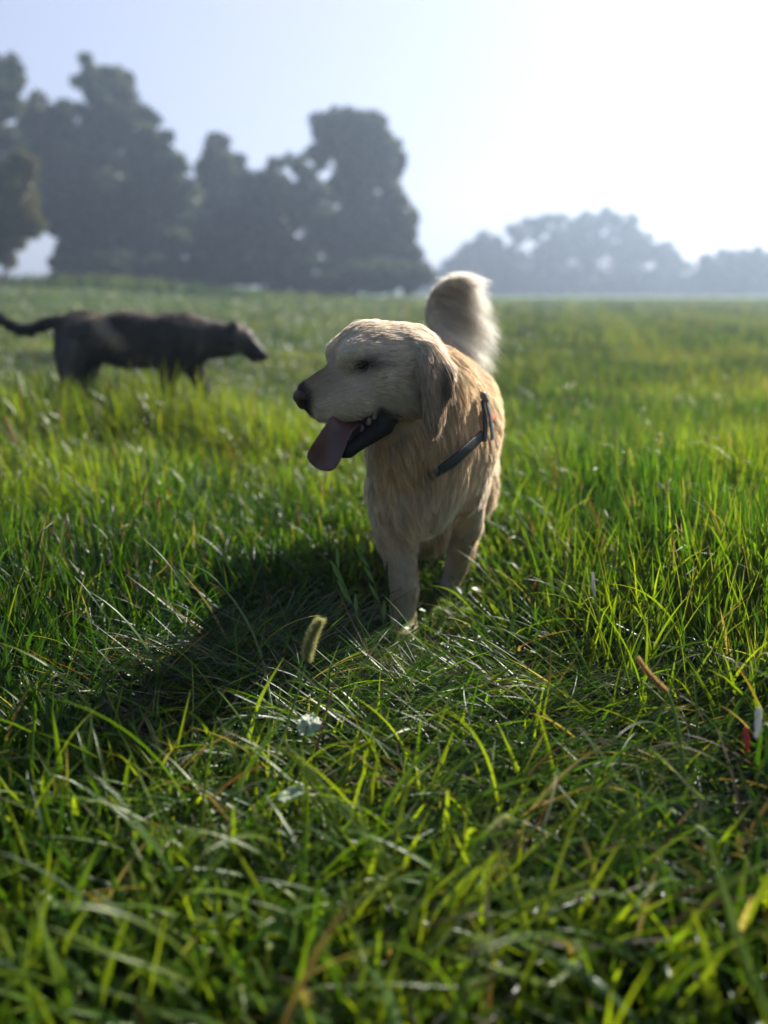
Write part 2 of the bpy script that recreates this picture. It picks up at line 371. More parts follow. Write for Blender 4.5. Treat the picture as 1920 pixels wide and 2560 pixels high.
for k in range(26):      # grassy fans of broad yellow-green blades in the foreground
    bx, by = random.choice([(640, 1900), (700, 2000), (1150, 2300), (400, 2250), (1400, 2200), (900, 2450), (1750, 2150), (1250, 2150)])
    bx += random.uniform(-60, 60); by += random.uniform(-40, 60); Yd = 1.05 - (by - 1900) * .00058
    ex, ey = bx + random.uniform(-110, 110), by - random.uniform(110, 260)
    hero([P(bx, by + 40, Yd), P((bx * .6 + ex * .4), (by + ey) / 2 - 5, Yd + .02), P(ex, ey, Yd + .05)], random.uniform(.004, .0075), np.array(g2) * random.uniform(.7, 1.25))

grass_m = leaf_mat('grass_blade', trans=0.45, tint=(3.7, 3.15, 0.8), rough=0.36, spec=0.4)
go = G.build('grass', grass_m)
tag(go, 'lush green meadow grass, long and backlit', 'grass', kind='stuff')

# small broad leaves low in the sward
S = Strands(); n_ = 5200
x, y = scatter(n_, 0, 0, 0.3, 2.4); z = ground_z(x, y) + rng.uniform(0.01, 0.07, n_)
r = rng.uniform(0.006, 0.017, n_); hd = rng.uniform(0, 6.28, n_); tl = rng.uniform(-.7, .7, (n_, 2))
ax = np.stack([np.cos(hd), np.sin(hd), tl[:, 0]], -1); ay = np.stack([-np.sin(hd), np.cos(hd), tl[:, 1]], -1)
s = np.linspace(0, 1, 5); wd = np.array([0.12, 0.8, 1.0, 0.75, 0.08])
c0 = np.stack([x, y, z], -1)
sp = c0[:, None] + ax[:, None] * (s[None, :, None] - .5) * 2 * r[:, None, None] - np.array([0, 0, 1]) * ((s - .5) ** 2)[None, :, None] * r[:, None, None]
V = np.stack([sp - ay[:, None] * (wd * .6)[None, :, None] * r[:, None, None], sp - np.array([0, 0, 0.2]) * r[:, None, None, ], sp + ay[:, None] * (wd * .6)[None, :, None] * r[:, None, None]], 2)
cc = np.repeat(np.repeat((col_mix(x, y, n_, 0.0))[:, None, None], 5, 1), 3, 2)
S.add(V, ribbon_faces(n_, 5, 3), cc)
tag(S.build('ground_leaves', grass_m), 'small round green leaves low among the grass', 'ground cover', kind='stuff')

# ------------------------------------------------------------------ implicit solids (continuous bodies)
class Body:
    """smooth union of tapered capsules and ellipsoids; each also carries hair direction, length and colour"""
    def __init__(s): s.p = []
    def cap(s, a, b, ra, rb, k=0.03, flow=None, hl=0.03, lift=0.25, col=(.4, .3, .2), cut=False):
        a, b = np.array(a, float), np.array(b, float)
        f = nz(b - a) if flow is None else nz(np.array(flow, float))
        s.p.append(dict(t='c', a=a, b=b, ra=ra, rb=rb, k=k, f=f, hl=hl, lift=lift, col=np.array(col), cut=cut))
    def ell(s, c, r, M=None, k=0.03, flow=(0, 0, -1), hl=0.03, lift=0.25, col=(.4, .3, .2), cut=False):
        M = np.eye(3) if M is None else M       # rows are the ellipsoid's own axes
        s.p.append(dict(t='e', c=np.array(c, float), r=np.array(r, float), M=M, k=k, f=nz(np.array(flow, float)), hl=hl, lift=lift, col=np.array(col), cut=cut))
    @staticmethod
    def dist(q, X):
        if q['t'] == 'c':
            ab = q['b'] - q['a']; h = np.clip(((X - q['a']) @ ab) / (ab @ ab), 0, 1)
            return np.linalg.norm(X - q['a'] - h[..., None] * ab, axis=-1) - (q['ra'] + (q['rb'] - q['ra']) * h)
        Y = (X - q['c']) @ q['M'].T
        k0 = np.linalg.norm(Y / q['r'], axis=-1); k1 = np.linalg.norm(Y / q['r'] ** 2, axis=-1) + 1e-9
        return k0 * (k0 - 1) / k1
    def field(s, h):
        lo = np.min([(np.minimum(q['a'] - q['ra'], q['b'] - q['rb']) if q['t'] == 'c' else q['c'] - q['r'].max()) for q in s.p if not q['cut']], 0) - 0.03
        hi = np.max([(np.maximum(q['a'] + q['ra'], q['b'] + q['rb']) if q['t'] == 'c' else q['c'] + q['r'].max()) for q in s.p if not q['cut']], 0) + 0.03
        n = np.ceil((hi - lo) / h).astype(int); D = np.full(n, 0.05, np.float64)
        for q in s.p:
            if q['t'] == 'c':
                l0 = np.minimum(q['a'], q['b']) - max(q['ra'], q['rb']); h0 = np.maximum(q['a'], q['b']) + max(q['ra'], q['rb'])
            else: l0 = q['c'] - q['r'].max(); h0 = q['c'] + q['r'].max()
            pad = q['k'] + 0.02
            i0 = np.clip(((l0 - pad - lo) / h).astype(int), 0, n); i1 = np.clip(((h0 + pad - lo) / h).astype(int) + 2, 0, n)
            if np.any(i1 <= i0): continue
            ax = [lo[d] + h * np.arange(i0[d], i1[d]) for d in range(3)]
            X = np.stack(np.meshgrid(*ax, indexing='ij'), -1)
            d = s.dist(q, X); sl = tuple(slice(i0[j], i1[j]) for j in range(3)); A = D[sl]; k = q['k']
            if q['cut']:
                hh = np.clip(0.5 - 0.5 * (A + d) / k, 0, 1); D[sl] = A * (1 - hh) - d * hh + k * hh * (1 - hh)
            else:
                hh = np.clip(0.5 + 0.5 * (A - d) / k, 0, 1); D[sl] = A * (1 - hh) + d * hh - k * hh * (1 - hh)
        return lo, D
    def mesh(s, h):
        lo, D = s.field(h)
        ins = D < 0
        cidx = np.full(tuple(np.array(D.shape) - 1), -1, int)
        tot = np.zeros(cidx.shape, int)
        for a in (0, 1):
            for b_ in (0, 1):
                for c in (0, 1):
                    tot += ins[a:a + cidx.shape[0], b_:b_ + cidx.shape[1], c:c + cidx.shape[2]]
        cells = np.argwhere((tot > 0) & (tot < 8)); cidx[tuple(cells.T)] = np.arange(len(cells))
        acc = np.zeros((len(cells), 3)); cnt = np.zeros(len(cells))
        offs = [np.array([a, b_, c]) for a in (0, 1) for b_ in (0, 1) for c in (0, 1)]
        for o1 in offs:
            for ax_ in range(3):
                if o1[ax_]: continue
                o2 = o1.copy(); o2[ax_] = 1
                d1 = D[tuple((cells + o1).T)]; d2 = D[tuple((cells + o2).T)]
                m_ = (d1 < 0) != (d2 < 0); t = d1[m_] / (d1[m_] - d2[m_])
                acc[m_] += cells[m_] + o1 + (o2 - o1) * t[:, None]; cnt[m_] += 1
        V = lo + h * acc / cnt[:, None]
        Q = []
        for ax_ in range(3):
            u, v = [(1, 2), (2, 0), (0, 1)][ax_]
            sl1 = [slice(1, -1)] * 3; sl1[ax_] = slice(0, -1); sl2 = [slice(1, -1)] * 3; sl2[ax_] = slice(1, None)
            A = ins[tuple(sl1)]; B = ins[tuple(sl2)]
            e = np.argwhere(A != B); base = e.copy(); base[:, u] += 1; base[:, v] += 1
            fl = A[tuple(e.T)]
            def cid(du, dv):
                c = base.copy(); c[:, u] -= du; c[:, v] -= dv
                ok = c[:, ax_] < cidx.shape[ax_]; c[~ok] = 0
                return cidx[tuple(c.T)]
            q = np.stack([cid(1, 1), cid(0, 1), cid(0, 0), cid(1, 0)], -1)
            q[~fl] = q[~fl][:, ::-1]; Q.append(q[(q >= 0).all(1)])
        return V, np.concatenate(Q)
    def attrs(s, X, ks=0.012):
        """blended hair direction, length, lift and colour at points X"""
        ps = [q for q in s.p if not q['cut']]
        Dm = np.stack([s.dist(q, X) for q in ps], -1)
        Wt = np.exp(-np.clip(Dm - Dm.min(1, keepdims=True), 0, 0.3) / ks); Wt /= Wt.sum(1, keepdims=True)
        return (Wt @ np.stack([q['f'] for q in ps]), Wt @ np.array([q['hl'] for q in ps]), Wt @ np.array([q['lift'] for q in ps]), Wt @ np.stack([q['col'] for q in ps]))

def vert_normals(V, Q):
    fn = np.cross(V[Q[:, 2]] - V[Q[:, 0]], V[Q[:, 3]] - V[Q[:, 1]]); N = np.zeros_like(V)
    for j in range(4):
        for d in range(3): N[:, d] += np.bincount(Q[:, j], fn[:, d], len(V))
    return nz(N), 0.5 * np.linalg.norm(fn, axis=1)

def relax(V, Q, it):
    for _ in range(it):
        S_ = np.zeros_like(V); c = np.zeros(len(V))
        for j in range(4):
            for jj in (1, 3):
                for d in range(3): S_[:, d] += np.bincount(Q[:, j], V[Q[:, (j + jj) % 4], d], len(V))
            c += 2 * np.bincount(Q[:, j], minlength=len(V))
        V = V * 0.5 + 0.5 * S_ / c[:, None]
    return V

def fur_body(name, B, h, nh, wid, mat, parent, paint, nseg=4, clump=700, seed=1, keepout=None, wave=0.35, dens=None):
    """skin and coat of one animal as a single mesh"""
    rg = np.random.default_rng(seed)
    V, Q = B.mesh(h); V = relax(V, Q, 2); N, A = vert_normals(V, Q)
    f, hl, lf, col = B.attrs(V); colv = paint(V, N, col, rg)
    # hair roots
    qc = V[Q].mean(1); prob = A * dens(qc) if dens is not None else A; prob = prob / prob.sum(); fi = rg.choice(len(Q), nh, p=prob)
    a, b_ = rg.random((2, nh, 1)); q = Q[fi]
    root = (V[q[:, 0]] * (1 - a) + V[q[:, 1]] * a) * (1 - b_) + (V[q[:, 3]] * (1 - a) + V[q[:, 2]] * a) * b_
    rn = nz((N[q[:, 0]] * (1 - a) + N[q[:, 1]] * a) * (1 - b_) + (N[q[:, 3]] * (1 - a) + N[q[:, 2]] * a) * b_)
    f, hl, lf, col = B.attrs(root)
    col = paint(root, rn, col, rg)
    if keepout is not None:
        keep = rg.random(nh) >= keepout(root); root, rn, f, hl, lf, col = [t_[keep] for t_ in (root, rn, f, hl, lf, col)]; nh = len(root)
    # wavy, clumped flow
    wv = np.stack([vnoise(root, 22, 100 + i) + 0.6 * vnoise(root, 60, 110 + i) for i in range(3)], -1)
    d0 = f + wave * wv + rg.normal(0, 0.10, (nh, 3))
    tan = nz(d0 - (d0 * rn).sum(1, keepdims=True) * rn)
    lifts = (lf * rg.uniform(0.6, 1.4, nh) * np.where(rg.random(nh) < .03, 2.0, 1))[:, None]
    d = nz(tan + rn * lifts)
    L = hl * rg.uniform(0.65, 1.15, nh); wisp = rg.random(nh) < .025; L = np.where(wisp, L * 1.6, L)
    s = np.linspace(0, 1, nseg + 1)[None, :, None]
    sag = np.array([0, 0, -1.0]) * (L * (0.12 + 2.2 * np.clip(hl - .03, 0, .1)))[:, None]
    sp = root[:, None] - rn[:, None] * 0.002 + d[:, None] * L[:, None, None] * s + (sag - rn * (L * lifts[:, 0] * 0.45)[:, None])[:, None] * s ** 2
    # clumps: tips gather towards a neighbour's tip
    ci = rg.choice(nh, clump, replace=False); kd = KDTree(clump)
    for i, c in enumerate(ci): kd.insert(root[c], i)
    kd.balance(); near_k = np.array([kd.find(p_)[1] for p_ in root]); near = ci[near_k]
    cj = rg.normal(0, 1, (clump, 4))[near_k] * np.clip(hl / 0.03, .45, 1)[:, None]
    dist_ = np.linalg.norm(root - root[near], axis=1)
    kk = np.where((dist_ < 0.03) & ((rn * rn[near]).sum(1) > 0.5), 0.8, 0.0) * rg.uniform(0.4, 1, nh) * np.clip(hl / 0.03, 0, 1)
    tgt = sp[near] * 1.0
    sp = sp + (tgt - sp) * (kk[:, None, None] * s ** 1.5)
    W = wid * rg.uniform(0.7, 1.3, nh)[:, None] * (1 - 0.85 * s[..., 0] ** 1.5)
    rv = rg.normal(size=(nh, 3)); side = np.repeat(np.cross(nz(rv), d)[:, None], nseg + 1, 1)
    HV = sweep(sp, W, side, 0, 2)
    cr = rg.uniform(0.75, 1.25, (nh, 1)) * (1 + 0.12 * vnoise(root, 45, 55)[:, None]) * np.clip(1 + (.11 + .16 * np.clip(1 - hl / .028, 0, 1))[:, None] * cj[:, :1], .55, 1.45)
    hc = (col * cr)[:, None, None, :] * (0.9 + 0.2 * s[..., None]) * np.ones((1, 1, 2, 1))
    hn = np.broadcast_to(nz(rn + 0.35 * wv + .45 * cj[:, 1:])[:, None, None, :], HV.shape)
    F2 = ribbon_faces(nh, nseg + 1, 2) + len(V)
    return mesh_obj(name, np.concatenate([V, HV.reshape(-1, 3)]), np.concatenate([Q, F2]), mat, parent,
                    np.concatenate([colv * 0.85, hc.reshape(-1, 3)]), np.concatenate([N, hn.reshape(-1, 3)]))

def tube(pts, rad, n=8):
    pts = np.array(pts, float); m_ = len(pts); rad = np.full(m_, rad) if np.isscalar(rad) else np.array(rad)
    tan = nz(np.gradient(pts, axis=0)); ref = np.array([0.3, 0.9, 0.2]); s1 = nz(np.cross(tan, ref)); s2 = np.cross(tan, s1)
    a = np.linspace(0, 2 * math.pi, n, endpoint=False)
    V = pts[:, None] + rad[:, None, None] * (np.cos(a)[None, :, None] * s1[:, None] + np.sin(a)[None, :, None] * s2[:, None])
    i = np.arange(m_ - 1)[:, None] * n; j = np.arange(n)[None]; j2 = (j + 1) % n
    Q = np.stack([i + j, i + j2, i + n + j2, i + n + j], -1).reshape(-1, 4)
    V = np.concatenate([V.reshape(-1, 3), pts[:1], pts[-1:]]); k = m_ * n
    T = [[k, (q + 1) % n, q] for q in range(n)] + [[k + 1, (m_ - 1) * n + q, (m_ - 1) * n + (q + 1) % n] for q in range(n)]
    return V, Q, np.array(T)

def spline(pts, n):
    pts = np.array(pts, float); m_ = len(pts); t = np.linspace(0, m_ - 1, n); seg = np.clip(t.astype(int), 0, m_ - 2); f = (t - seg)[:, None]
    ext = np.vstack([2 * pts[0] - pts[1], pts, 2 * pts[-1] - pts[-2]]); p0, p1, p2, p3 = ext[seg], ext[seg + 1], ext[seg + 2], ext[seg + 3]
    return 0.5 * (2 * p1 + (p2 - p0) * f + (2 * p0 - 5 * p1 + 4 * p2 - p3) * f ** 2 + (3 * p1 - p0 - 3 * p2 + p3) * f ** 3)

# ------------------------------------------------------------------ the golden dog
GOLD, TAN, CREAM, PALE, GREY, LEG = (.80, .61, .39), (.84, .67, .46), (.86, .74, .56), (.90, .79, .64), (.80, .69, .55), (.70, .57, .40)
dog = empty('golden_dog', (0.05, 1.66, 0.0))
tag(dog, 'cream golden long-haired dog in a dark harness walking towards the viewer, head turned, tongue out', 'dog')
B = Body()
# trunk
B.ell(P(1062, 1165, 1.74), (.105, .13, .135), k=.05, flow=(0, -.25, -1), hl=.045, lift=.3, col=CREAM)
B.cap((.115, 1.84, .46), (.165, 2.12, .455), .135, .135, k=.06, flow=(.05, .9, -.45), hl=.032, lift=.2, col=GOLD)
B.cap((.165, 2.12, .46), (.18, 2.30, .485), .135, .12, k=.06, flow=(.1, .8, -.55), hl=.035, lift=.2, col=GOLD)
B.ell((.12, 1.80, .545), (.075, .13, .06), k=.05, flow=(.1, .9, -.1), hl=.03, lift=.2, col=TAN)
# neck
B.cap(P(1020, 935, 1.63), P(1056, 1090, 1.70), .084, .112, k=.06, flow=(.15, .15, -1), hl=.042, lift=.3, col=GOLD)
B.cap(P(1075, 960, 1.72), P(1110, 1060, 1.80), .085, .12, k=.06, flow=(.35, .5, -.9), hl=.04, lift=.3, col=GOLD)
B.ell(P(1005, 1095, 1.61), (.06, .06, .08), k=.05, flow=(.1, -.2, -1), hl=.045, lift=.3, col=GOLD)
B.ell(P(1030, 1230, 1.66), (.072, .055, .10), k=.05, flow=(.15, -.25, -1), hl=.042, lift=.35, col=CREAM)
# shoulders
B.ell(P(972, 1170, 1.73), (.035, .09, .12), k=.05, flow=(-.1, .1, -1), hl=.03, lift=.2, col=PALE)
B.ell(P(1165, 1150, 1.80), (.055, .10, .13), k=.05, flow=(.15, .1, -1), hl=.03, lift=.2, col=CREAM)
# front leg towards the viewer (dog's right)
B.cap(P(978, 1225, 1.72), P(993, 1330, 1.72), .056, .052, k=.03, hl=.028, lift=.3, col=CREAM)
B.cap(P(993, 1330, 1.72), P(1010, 1470, 1.68), .047, .031, k=.02, hl=.024, lift=.3, col=LEG)
B.cap(P(1010, 1470, 1.68), P(1012, 1560, 1.665), .029, .028, k=.02, hl=.018, lift=.25, col=LEG)
B.ell((P(1008, 1580, 1.645)), (.030, .042, .022), k=.02, flow=(0, -1, -.3), hl=.010, lift=.15, col=LEG)
B.cap(P(1015, 1330, 1.77), P(1020, 1440, 1.73), .022, .010, k=.03, flow=(.1, .5, -1), hl=.05, lift=.5, col=LEG)
# front leg behind (dog's left)
B.cap(P(1160, 1205, 1.84), P(1160, 1310, 1.90), .060, .045, k=.03, hl=.03, lift=.22, col=CREAM)
B.cap(P(1160, 1310, 1.90), P(1142, 1410, 1.94), .043, .028, k=.02, hl=.02, lift=.2, col=LEG)
B.cap(P(1142, 1410, 1.94), P(1128, 1455, 1.94), .027, .026, k=.02, hl=.014, lift=.15, col=LEG)
B.ell(P(1122, 1466, 1.915), (.030, .042, .022), k=.02, flow=(0, -1, -.3), hl=.010, lift=.15, col=LEG)
B.cap(P(1180, 1310, 1.96), P(1170, 1400, 1.99), .018, .008, k=.03, flow=(.5, .4, -1), hl=.05, lift=.5, col=TAN)
# chest feathering between the legs
B.ell(P(1068, 1300, 1.80), (.055, .07, .055), k=.05, flow=(0, 0, -1), hl=.07, lift=.25, col=GOLD)
# belly, thighs and hind legs
B.ell((.20, 2.05, .36), (.09, .2, .05), k=.05, flow=(0, .3, -1), hl=.06, lift=.2, col=CREAM)
B.ell((.262, 2.20, .40), (.062, .115, .135), k=.05, flow=(.25, .35, -1), hl=.04, lift=.35, col=TAN)
B.ell((.10, 2.22, .40), (.062, .115, .135), k=.05, flow=(-.25, .35, -1), hl=.04, lift=.35, col=TAN)
for sx_, dy in ((.275, .10), (.09, -.06)):
    B.cap((sx_, 2.18 + dy, .33), (sx_, 2.10 + dy, .25), .062, .045, k=.03, flow=(.2, .6, -.8), hl=.05, lift=.35, col=TAN)
    B.cap((sx_, 2.10 + dy, .25), (sx_, 2.26 + dy, .15), .040, .024, k=.02, flow=(0, .6, -1), hl=.035, lift=.3, col=CREAM)
    B.cap((sx_, 2.26 + dy, .15), (sx_, 2.23 + dy, .03), .023, .022, k=.02, hl=.014, lift=.2, col=CREAM)
    B.ell((sx_, 2.205 + dy, .018), (.028, .045, .020), k=.02, flow=(0, -1, -.3), hl=.010, lift=.15, col=CREAM)
# fur bulge on the flank
B.ell(P(1208, 1050, 1.98), (.038, .07, .055), k=.04, flow=(.6, .2, -.6), hl=.04, lift=.5, col=TAN)
B.ell(P(1205, 1205, 2.02), (.035, .07, .07), k=.04, flow=(.6, .2, -.9), hl=.045, lift=.5, col=TAN)
# tail: raised, curling to the right, long feathers streaming off it
tb = [P(1118, 862, 2.36), P(1088, 815, 2.42), P(1082, 768, 2.44), P(1102, 722, 2.43), P(1148, 698, 2.40)]
ts = spline(tb, 9)
for i in range(8):
    fl = (0.25 + .45 * i / 7, 0.0, .75 - 1.0 * i / 7) if i < 6 else (1, 0, .02)
    B.cap(ts[i], ts[i + 1], .022 - .0016 * i, .0204 - .0016 * i, k=.02, flow=fl, hl=.026 + .002 * i, lift=.25, col=PALE)
# head, in its own frame
HF = nz(np.array([-.88, -.36, -.25])); HL = nz(np.array([.365, -.93, 0.0])); HL = nz(HL - (HL @ HF) * HF); HU = np.cross(HF, HL)
if HU[2] < 0: HU = -HU
HM = np.stack([HF, HL, HU]); H0 = P(958, 898, 1.56); HS = 1.08
def hp(x, y, z): return H0 + HS * (x * HF + y * HL + z * HU)
def hd_(x, y, z): return x * HF + y * HL + z * HU
def hell(c, r, **k): B.ell(hp(*c), np.array(r) * HS, M=HM, **k)
def hcap(a, b, ra, rb, **k): B.cap(hp(*a), hp(*b), ra * HS, rb * HS, **k)
back = hd_(-1, .15, .05)
hell((.008, 0, -.002), (.084, .066, .066), k=.03, flow=back, hl=.024, lift=.32, col=PALE)
hell((.032, 0, .030), (.050, .046, .046), k=.03, flow=back, hl=.020, lift=.34, col=PALE)
hell((-.045, 0, -.020), (.062, .066, .062), k=.04, flow=hd_(-1, .3, -.3), hl=.032, lift=.32, col=PALE)
for sg in (1, -1):
    hell((.062, .032 * sg, .032), (.034, .025, .024), k=.02, flow=back, hl=.014, lift=.32, col=PALE)
    hell((-.005, .044 * sg, -.040), (.062, .032, .050), k=.03, flow=hd_(-1, .2 * sg, -.5), hl=.022, lift=.28, col=GREY)
    hell((.108, .018 * sg, -.050), (.054, .022, .030), k=.018, flow=hd_(-1, .2 * sg, -.4), hl=.016, lift=.34, col=GREY)
    hell((.070, .030 * sg, -.050), (.050, .024, .036), k=.02, flow=hd_(-1, .2 * sg, -.4), hl=.018, lift=.34, col=GREY)
    hell((.058, .0435 * sg, .010), (.020, .012, .012), k=.008, flow=back, cut=True)       # eye socket
    hcap((-.03, .045 * sg, -.075), (.02, .035 * sg, -.085), .035, .026, k=.03, flow=hd_(-1, .2 * sg, -.6), hl=.02, lift=.2, col=GREY)
hcap((.055, 0, -.004), (.150, 0, -.020), .037, .027, k=.02, flow=back, hl=.015, lift=.34, col=(.54, .43, .31))
hcap((.030, 0, -.052), (.128, 0, -.040), .034, .024, k=.02, flow=back, hl=.016, lift=.34, col=GREY)
# lower jaw, hanging open
JN, JC = P(960, 1064, 1.512), P(870, 1126, 1.478); FARV = np.array([-.030, .072, 0])
jc = dict(flow=hd_(-1, .0, -.3), hl=.006, lift=.1, col=(.20, .16, .12))
B.cap(JN, JC, .020, .014, k=.010, **jc); B.cap(JN, P(960, 1022, 1.505), .012, .009, k=.012, **jc); B.cap(JN + FARV, JC + FARV * .6, .020, .014, k=.010, **jc); B.cap(JC, JC + FARV * .6, .013, .013, k=.01, **jc)
B.cap((JN + FARV * .5) + [0, 0, -.012], JC + FARV * .3 + [0, 0, -.006], .022, .013, k=.014, **jc)
JM = np.stack([nz(JC - JN), nz(FARV), nz(np.cross(nz(JC - JN), nz(FARV)))])
B.ell((JN + JC) / 2 + FARV * .42 + [-.006, 0, .024], (.062, .034, .020), M=JM, k=.006, cut=True)
# near ear: a hanging leather flap folded at its back edge
def ear(mir, col):
    def ep(px, py, Y):
        p_ = P(px, py, Y)
        if mir:
            q_ = (p_ - H0); q_ = q_ - 2 * (q_ @ HL) * HL; p_ = H0 + q_
        return p_
    E = EM if not mir else EM - 2 * (EM @ HL)[:, None] * HL
    fl = np.array([.06, -.1, -1]); kw = dict(flow=fl, hl=.026, lift=.26, col=col)
    B.cap(ep(1010, 858, 1.535), ep(1062, 880, 1.52), .020, .022, k=.014, flow=(.8, -.1, -.6), hl=.035, lift=.35, col=PALE)
    B.cap(ep(1062, 880, 1.52), ep(1100, 918, 1.515), .022, .022, k=.014, flow=(.5, -.1, -1), hl=.04, lift=.35, col=PALE)
    for (ex, ey, eY, rx, ry, rz) in ((1078, 925, 1.500, .036, .012, .040), (1090, 965, 1.492, .037, .011, .042), (1088, 1005, 1.488, .034, .010, .040), (1081, 1042, 1.487, .022, .009, .032)):
        B.ell(ep(ex, ey, eY), (rx, ry, rz), M=E, k=.012, **kw)
    B.cap(ep(1118, 930, 1.50), ep(1124, 985, 1.495), .011, .008, k=.008, flow=(.2, -.1, -1), hl=.024, lift=.35, col=col)
ce, se = math.cos(R(28)), math.sin(R(28))
EM = np.stack([ce * HF + se * HL, -se * HF + ce * HL, HU])
ear(False, (.56, .43, .31)); ear(True, (.56, .43, .31))

nose_c = hp(.172, 0, -.022)
def paint(X, N, col, rg):
    col = col.copy(); n1 = vnoise(X, 14, 71)[:, None]; n2 = vnoise(X, 40, 73)[:, None]
    col = col * (1 + .10 * n1 + .06 * n2)
    q = ((X - H0) @ HM.T) / HS
    inhead = (q[:, 0] > -.03)
    # warm brown bridge near the nose, grey-white cheeks, black lips and eye rims
    br = np.exp(-((q[:, 0] - .135) / .045) ** 2 - (q[:, 1] / .024) ** 2) * (q[:, 2] > -.03)
    col = col * (1 - .75 * br[:, None]) + np.array([.30, .17, .08]) * .75 * br[:, None]
    for sg in (1, -1):
        e = np.exp(-(((q[:, 0] - .056) / .028) ** 2 + ((q[:, 1] - .045 * sg) / .028) ** 2 + ((q[:, 2] - .011) / .017) ** 2) ** 1.2)
        e2 = np.exp(-(((q[:, 0] - .032) / .022) ** 2 + ((q[:, 1] - .05 * sg) / .025) ** 2 + ((q[:, 2] - .001) / .006) ** 2))
        e = np.maximum(e, .8 * e2)
        col = col * (1 - .92 * e[:, None]) + np.array([.035, .028, .032]) * .92 * e[:, None]
    dn = np.linalg.norm(X - nose_c, axis=1); k = sstep(.040, .024, dn)[:, None]
    col = col * (1 - k) + np.array([.05, .035, .03]) * k
    # black lips plus painted-in mouth shade: lower rim of the flews, whole inner jaw
    lip = (q[:, 2] < -.070 + .006 * n2[:, 0]) & (q[:, 0] > .145) & (q[:, 2] > -.11)
    col[lip] = (.06, .05, .045)
    rim = sstep(-.078, -.090, q[:, 2] + .004 * n2[:, 0]) * (q[:, 0] > .02) * (q[:, 0] < .19) * (q[:, 2] > -.115); rim = rim[:, None] * .7
    col = col * (1 - rim) + np.array([.07, .06, .055]) * rim
    for o_ in (0, 1):
        A1, A2 = JN + FARV * o_, JC + FARV * o_ * .6; v = A2 - A1; h_ = np.clip(((X - A1) @ v) / (v @ v), -.06, 1.02)
        dj = np.linalg.norm(X - A1 - h_[:, None] * v, axis=1)
        A3 = P(958, 1020, 1.505) + FARV * o_; v = A3 - A1; h_ = np.clip(((X - A1) @ v) / (v @ v), 0, 1); dj = np.minimum(dj, np.linalg.norm(X - A1 - h_[:, None] * v, axis=1) + .008); k = sstep(.028, .021, dj)[:, None]
        col = col * (1 - k) + np.array([.022, .020, .020]) * k
    k = (.65 * sstep(.030, .014, np.linalg.norm((X - P(1116, 962, 1.495)) * [1, .8, .6], axis=1)))[:, None]; col = col * (1 - k) + np.array([.20, .14, .11]) * k
    # golden saddle and paler flank
    return np.clip(col, .01, .9)
fm = fur_mat('dog_fur', trans=.5, coat=.04)
body = fur_body('body', B, .0045, 165000, .0011, fm, dog, paint, nseg=4, clump=8500, seed=3, dens=lambda X: 1 + 2.6 * np.exp(-(np.linalg.norm(X - H0, axis=1) / .17) ** 4))

# tail feathers: long hair streaming down and to the right off the raised tail, kept with the body as coat
rg = np.random.default_rng(9); n_ = 5200
u = rg.random(n_) ** .8; pts = spline(tb, 60); idx = np.clip((u * 59).astype(int), 0, 58); base = pts[idx] + rg.normal(0, .010, (n_, 3))
ang = (60 - 75 * u + rg.normal(0, 9, n_)) * math.pi / 180     # from up-right at the root to right at the tip
ang = np.where(u < .45, (35 - 70 * (1 - u / .45)) * math.pi / 180 + rg.normal(0, .14, n_), ang * .35)
d0 = np.stack([np.cos(ang), rg.normal(0, .13, n_), np.sin(ang)], -1)
L = (.100 + .075 * np.sin(np.clip(u * 1.15, 0, 1) * 3.14159)) * rg.uniform(.6, 1.25, n_)
L = np.where(u > .85, L * .85, L)
clk = np.floor(u * 46).astype(int); cj = np.random.default_rng(4).normal(0, 1, (60, 3)); d0 = nz(d0 + .17 * cj[clk] * [1, .6, 1])
s = np.linspace(0, 1, 7)[None, :, None]
drop = np.array([.02, 0, -1.0]) * (L * (.55 - .35 * sstep(.6, 1, u)))[:, None]
sp = base[:, None] + d0[:, None] * L[:, None, None] * s + drop[:, None] * s ** 2
W = .0011 * rg.uniform(.6, 1.3, n_)[:, None] * (1 - .8 * s[..., 0] ** 2)
side = np.repeat(nz(np.cross(rg.normal(size=(n_, 3)), d0))[:, None], 7, 1)
HV = sweep(sp, W, side, 0, 2)
hc = (np.array([.92, .87, .79]) * rg.uniform(.75, 1.15, (n_, 1)) * (1 + .22 * cj[clk][:, :1]))[:, None, None, :] * np.ones((1, 7, 2, 1))
hn = np.broadcast_to(nz(np.array([0.5, -.5, .7]) + .7 * cj[clk] + 0 * d0)[:, None, None, :], HV.shape)
mesh_obj('tail_feathering', HV.reshape(-1, 3), ribbon_faces(n_, 7, 2), fur_mat('tail_fur', trans=.62, coat=.04), dog, hc.reshape(-1, 3), hn.reshape(-1, 3))

# nose
NB = Body()
def nell(c, r, cut=False, k=.006): NB.ell(hp(*c), np.array(r) * HS, M=HM, k=k, cut=cut)
nell((.163, 0, -.018), (.020, .021, .015)); nell((.168, .011, -.020), (.011, .011, .011)); nell((.168, -.011, -.020), (.011, .011, .011)); nell((.168, 0, -.030), (.012, .006, .012))
nell((.174, .020, -.025), (.009, .006, .005), True, .003); nell((.174, -.020, -.025), (.009, .006, .005), True, .003)
V, Q = NB.mesh(.0016); V = relax(V, Q, 2)
nose_m = simple_mat('nose_leather', (.050, .030, .022), .55, .3, .5, 500)
mesh_obj('nose', V, Q, nose_m, dog)
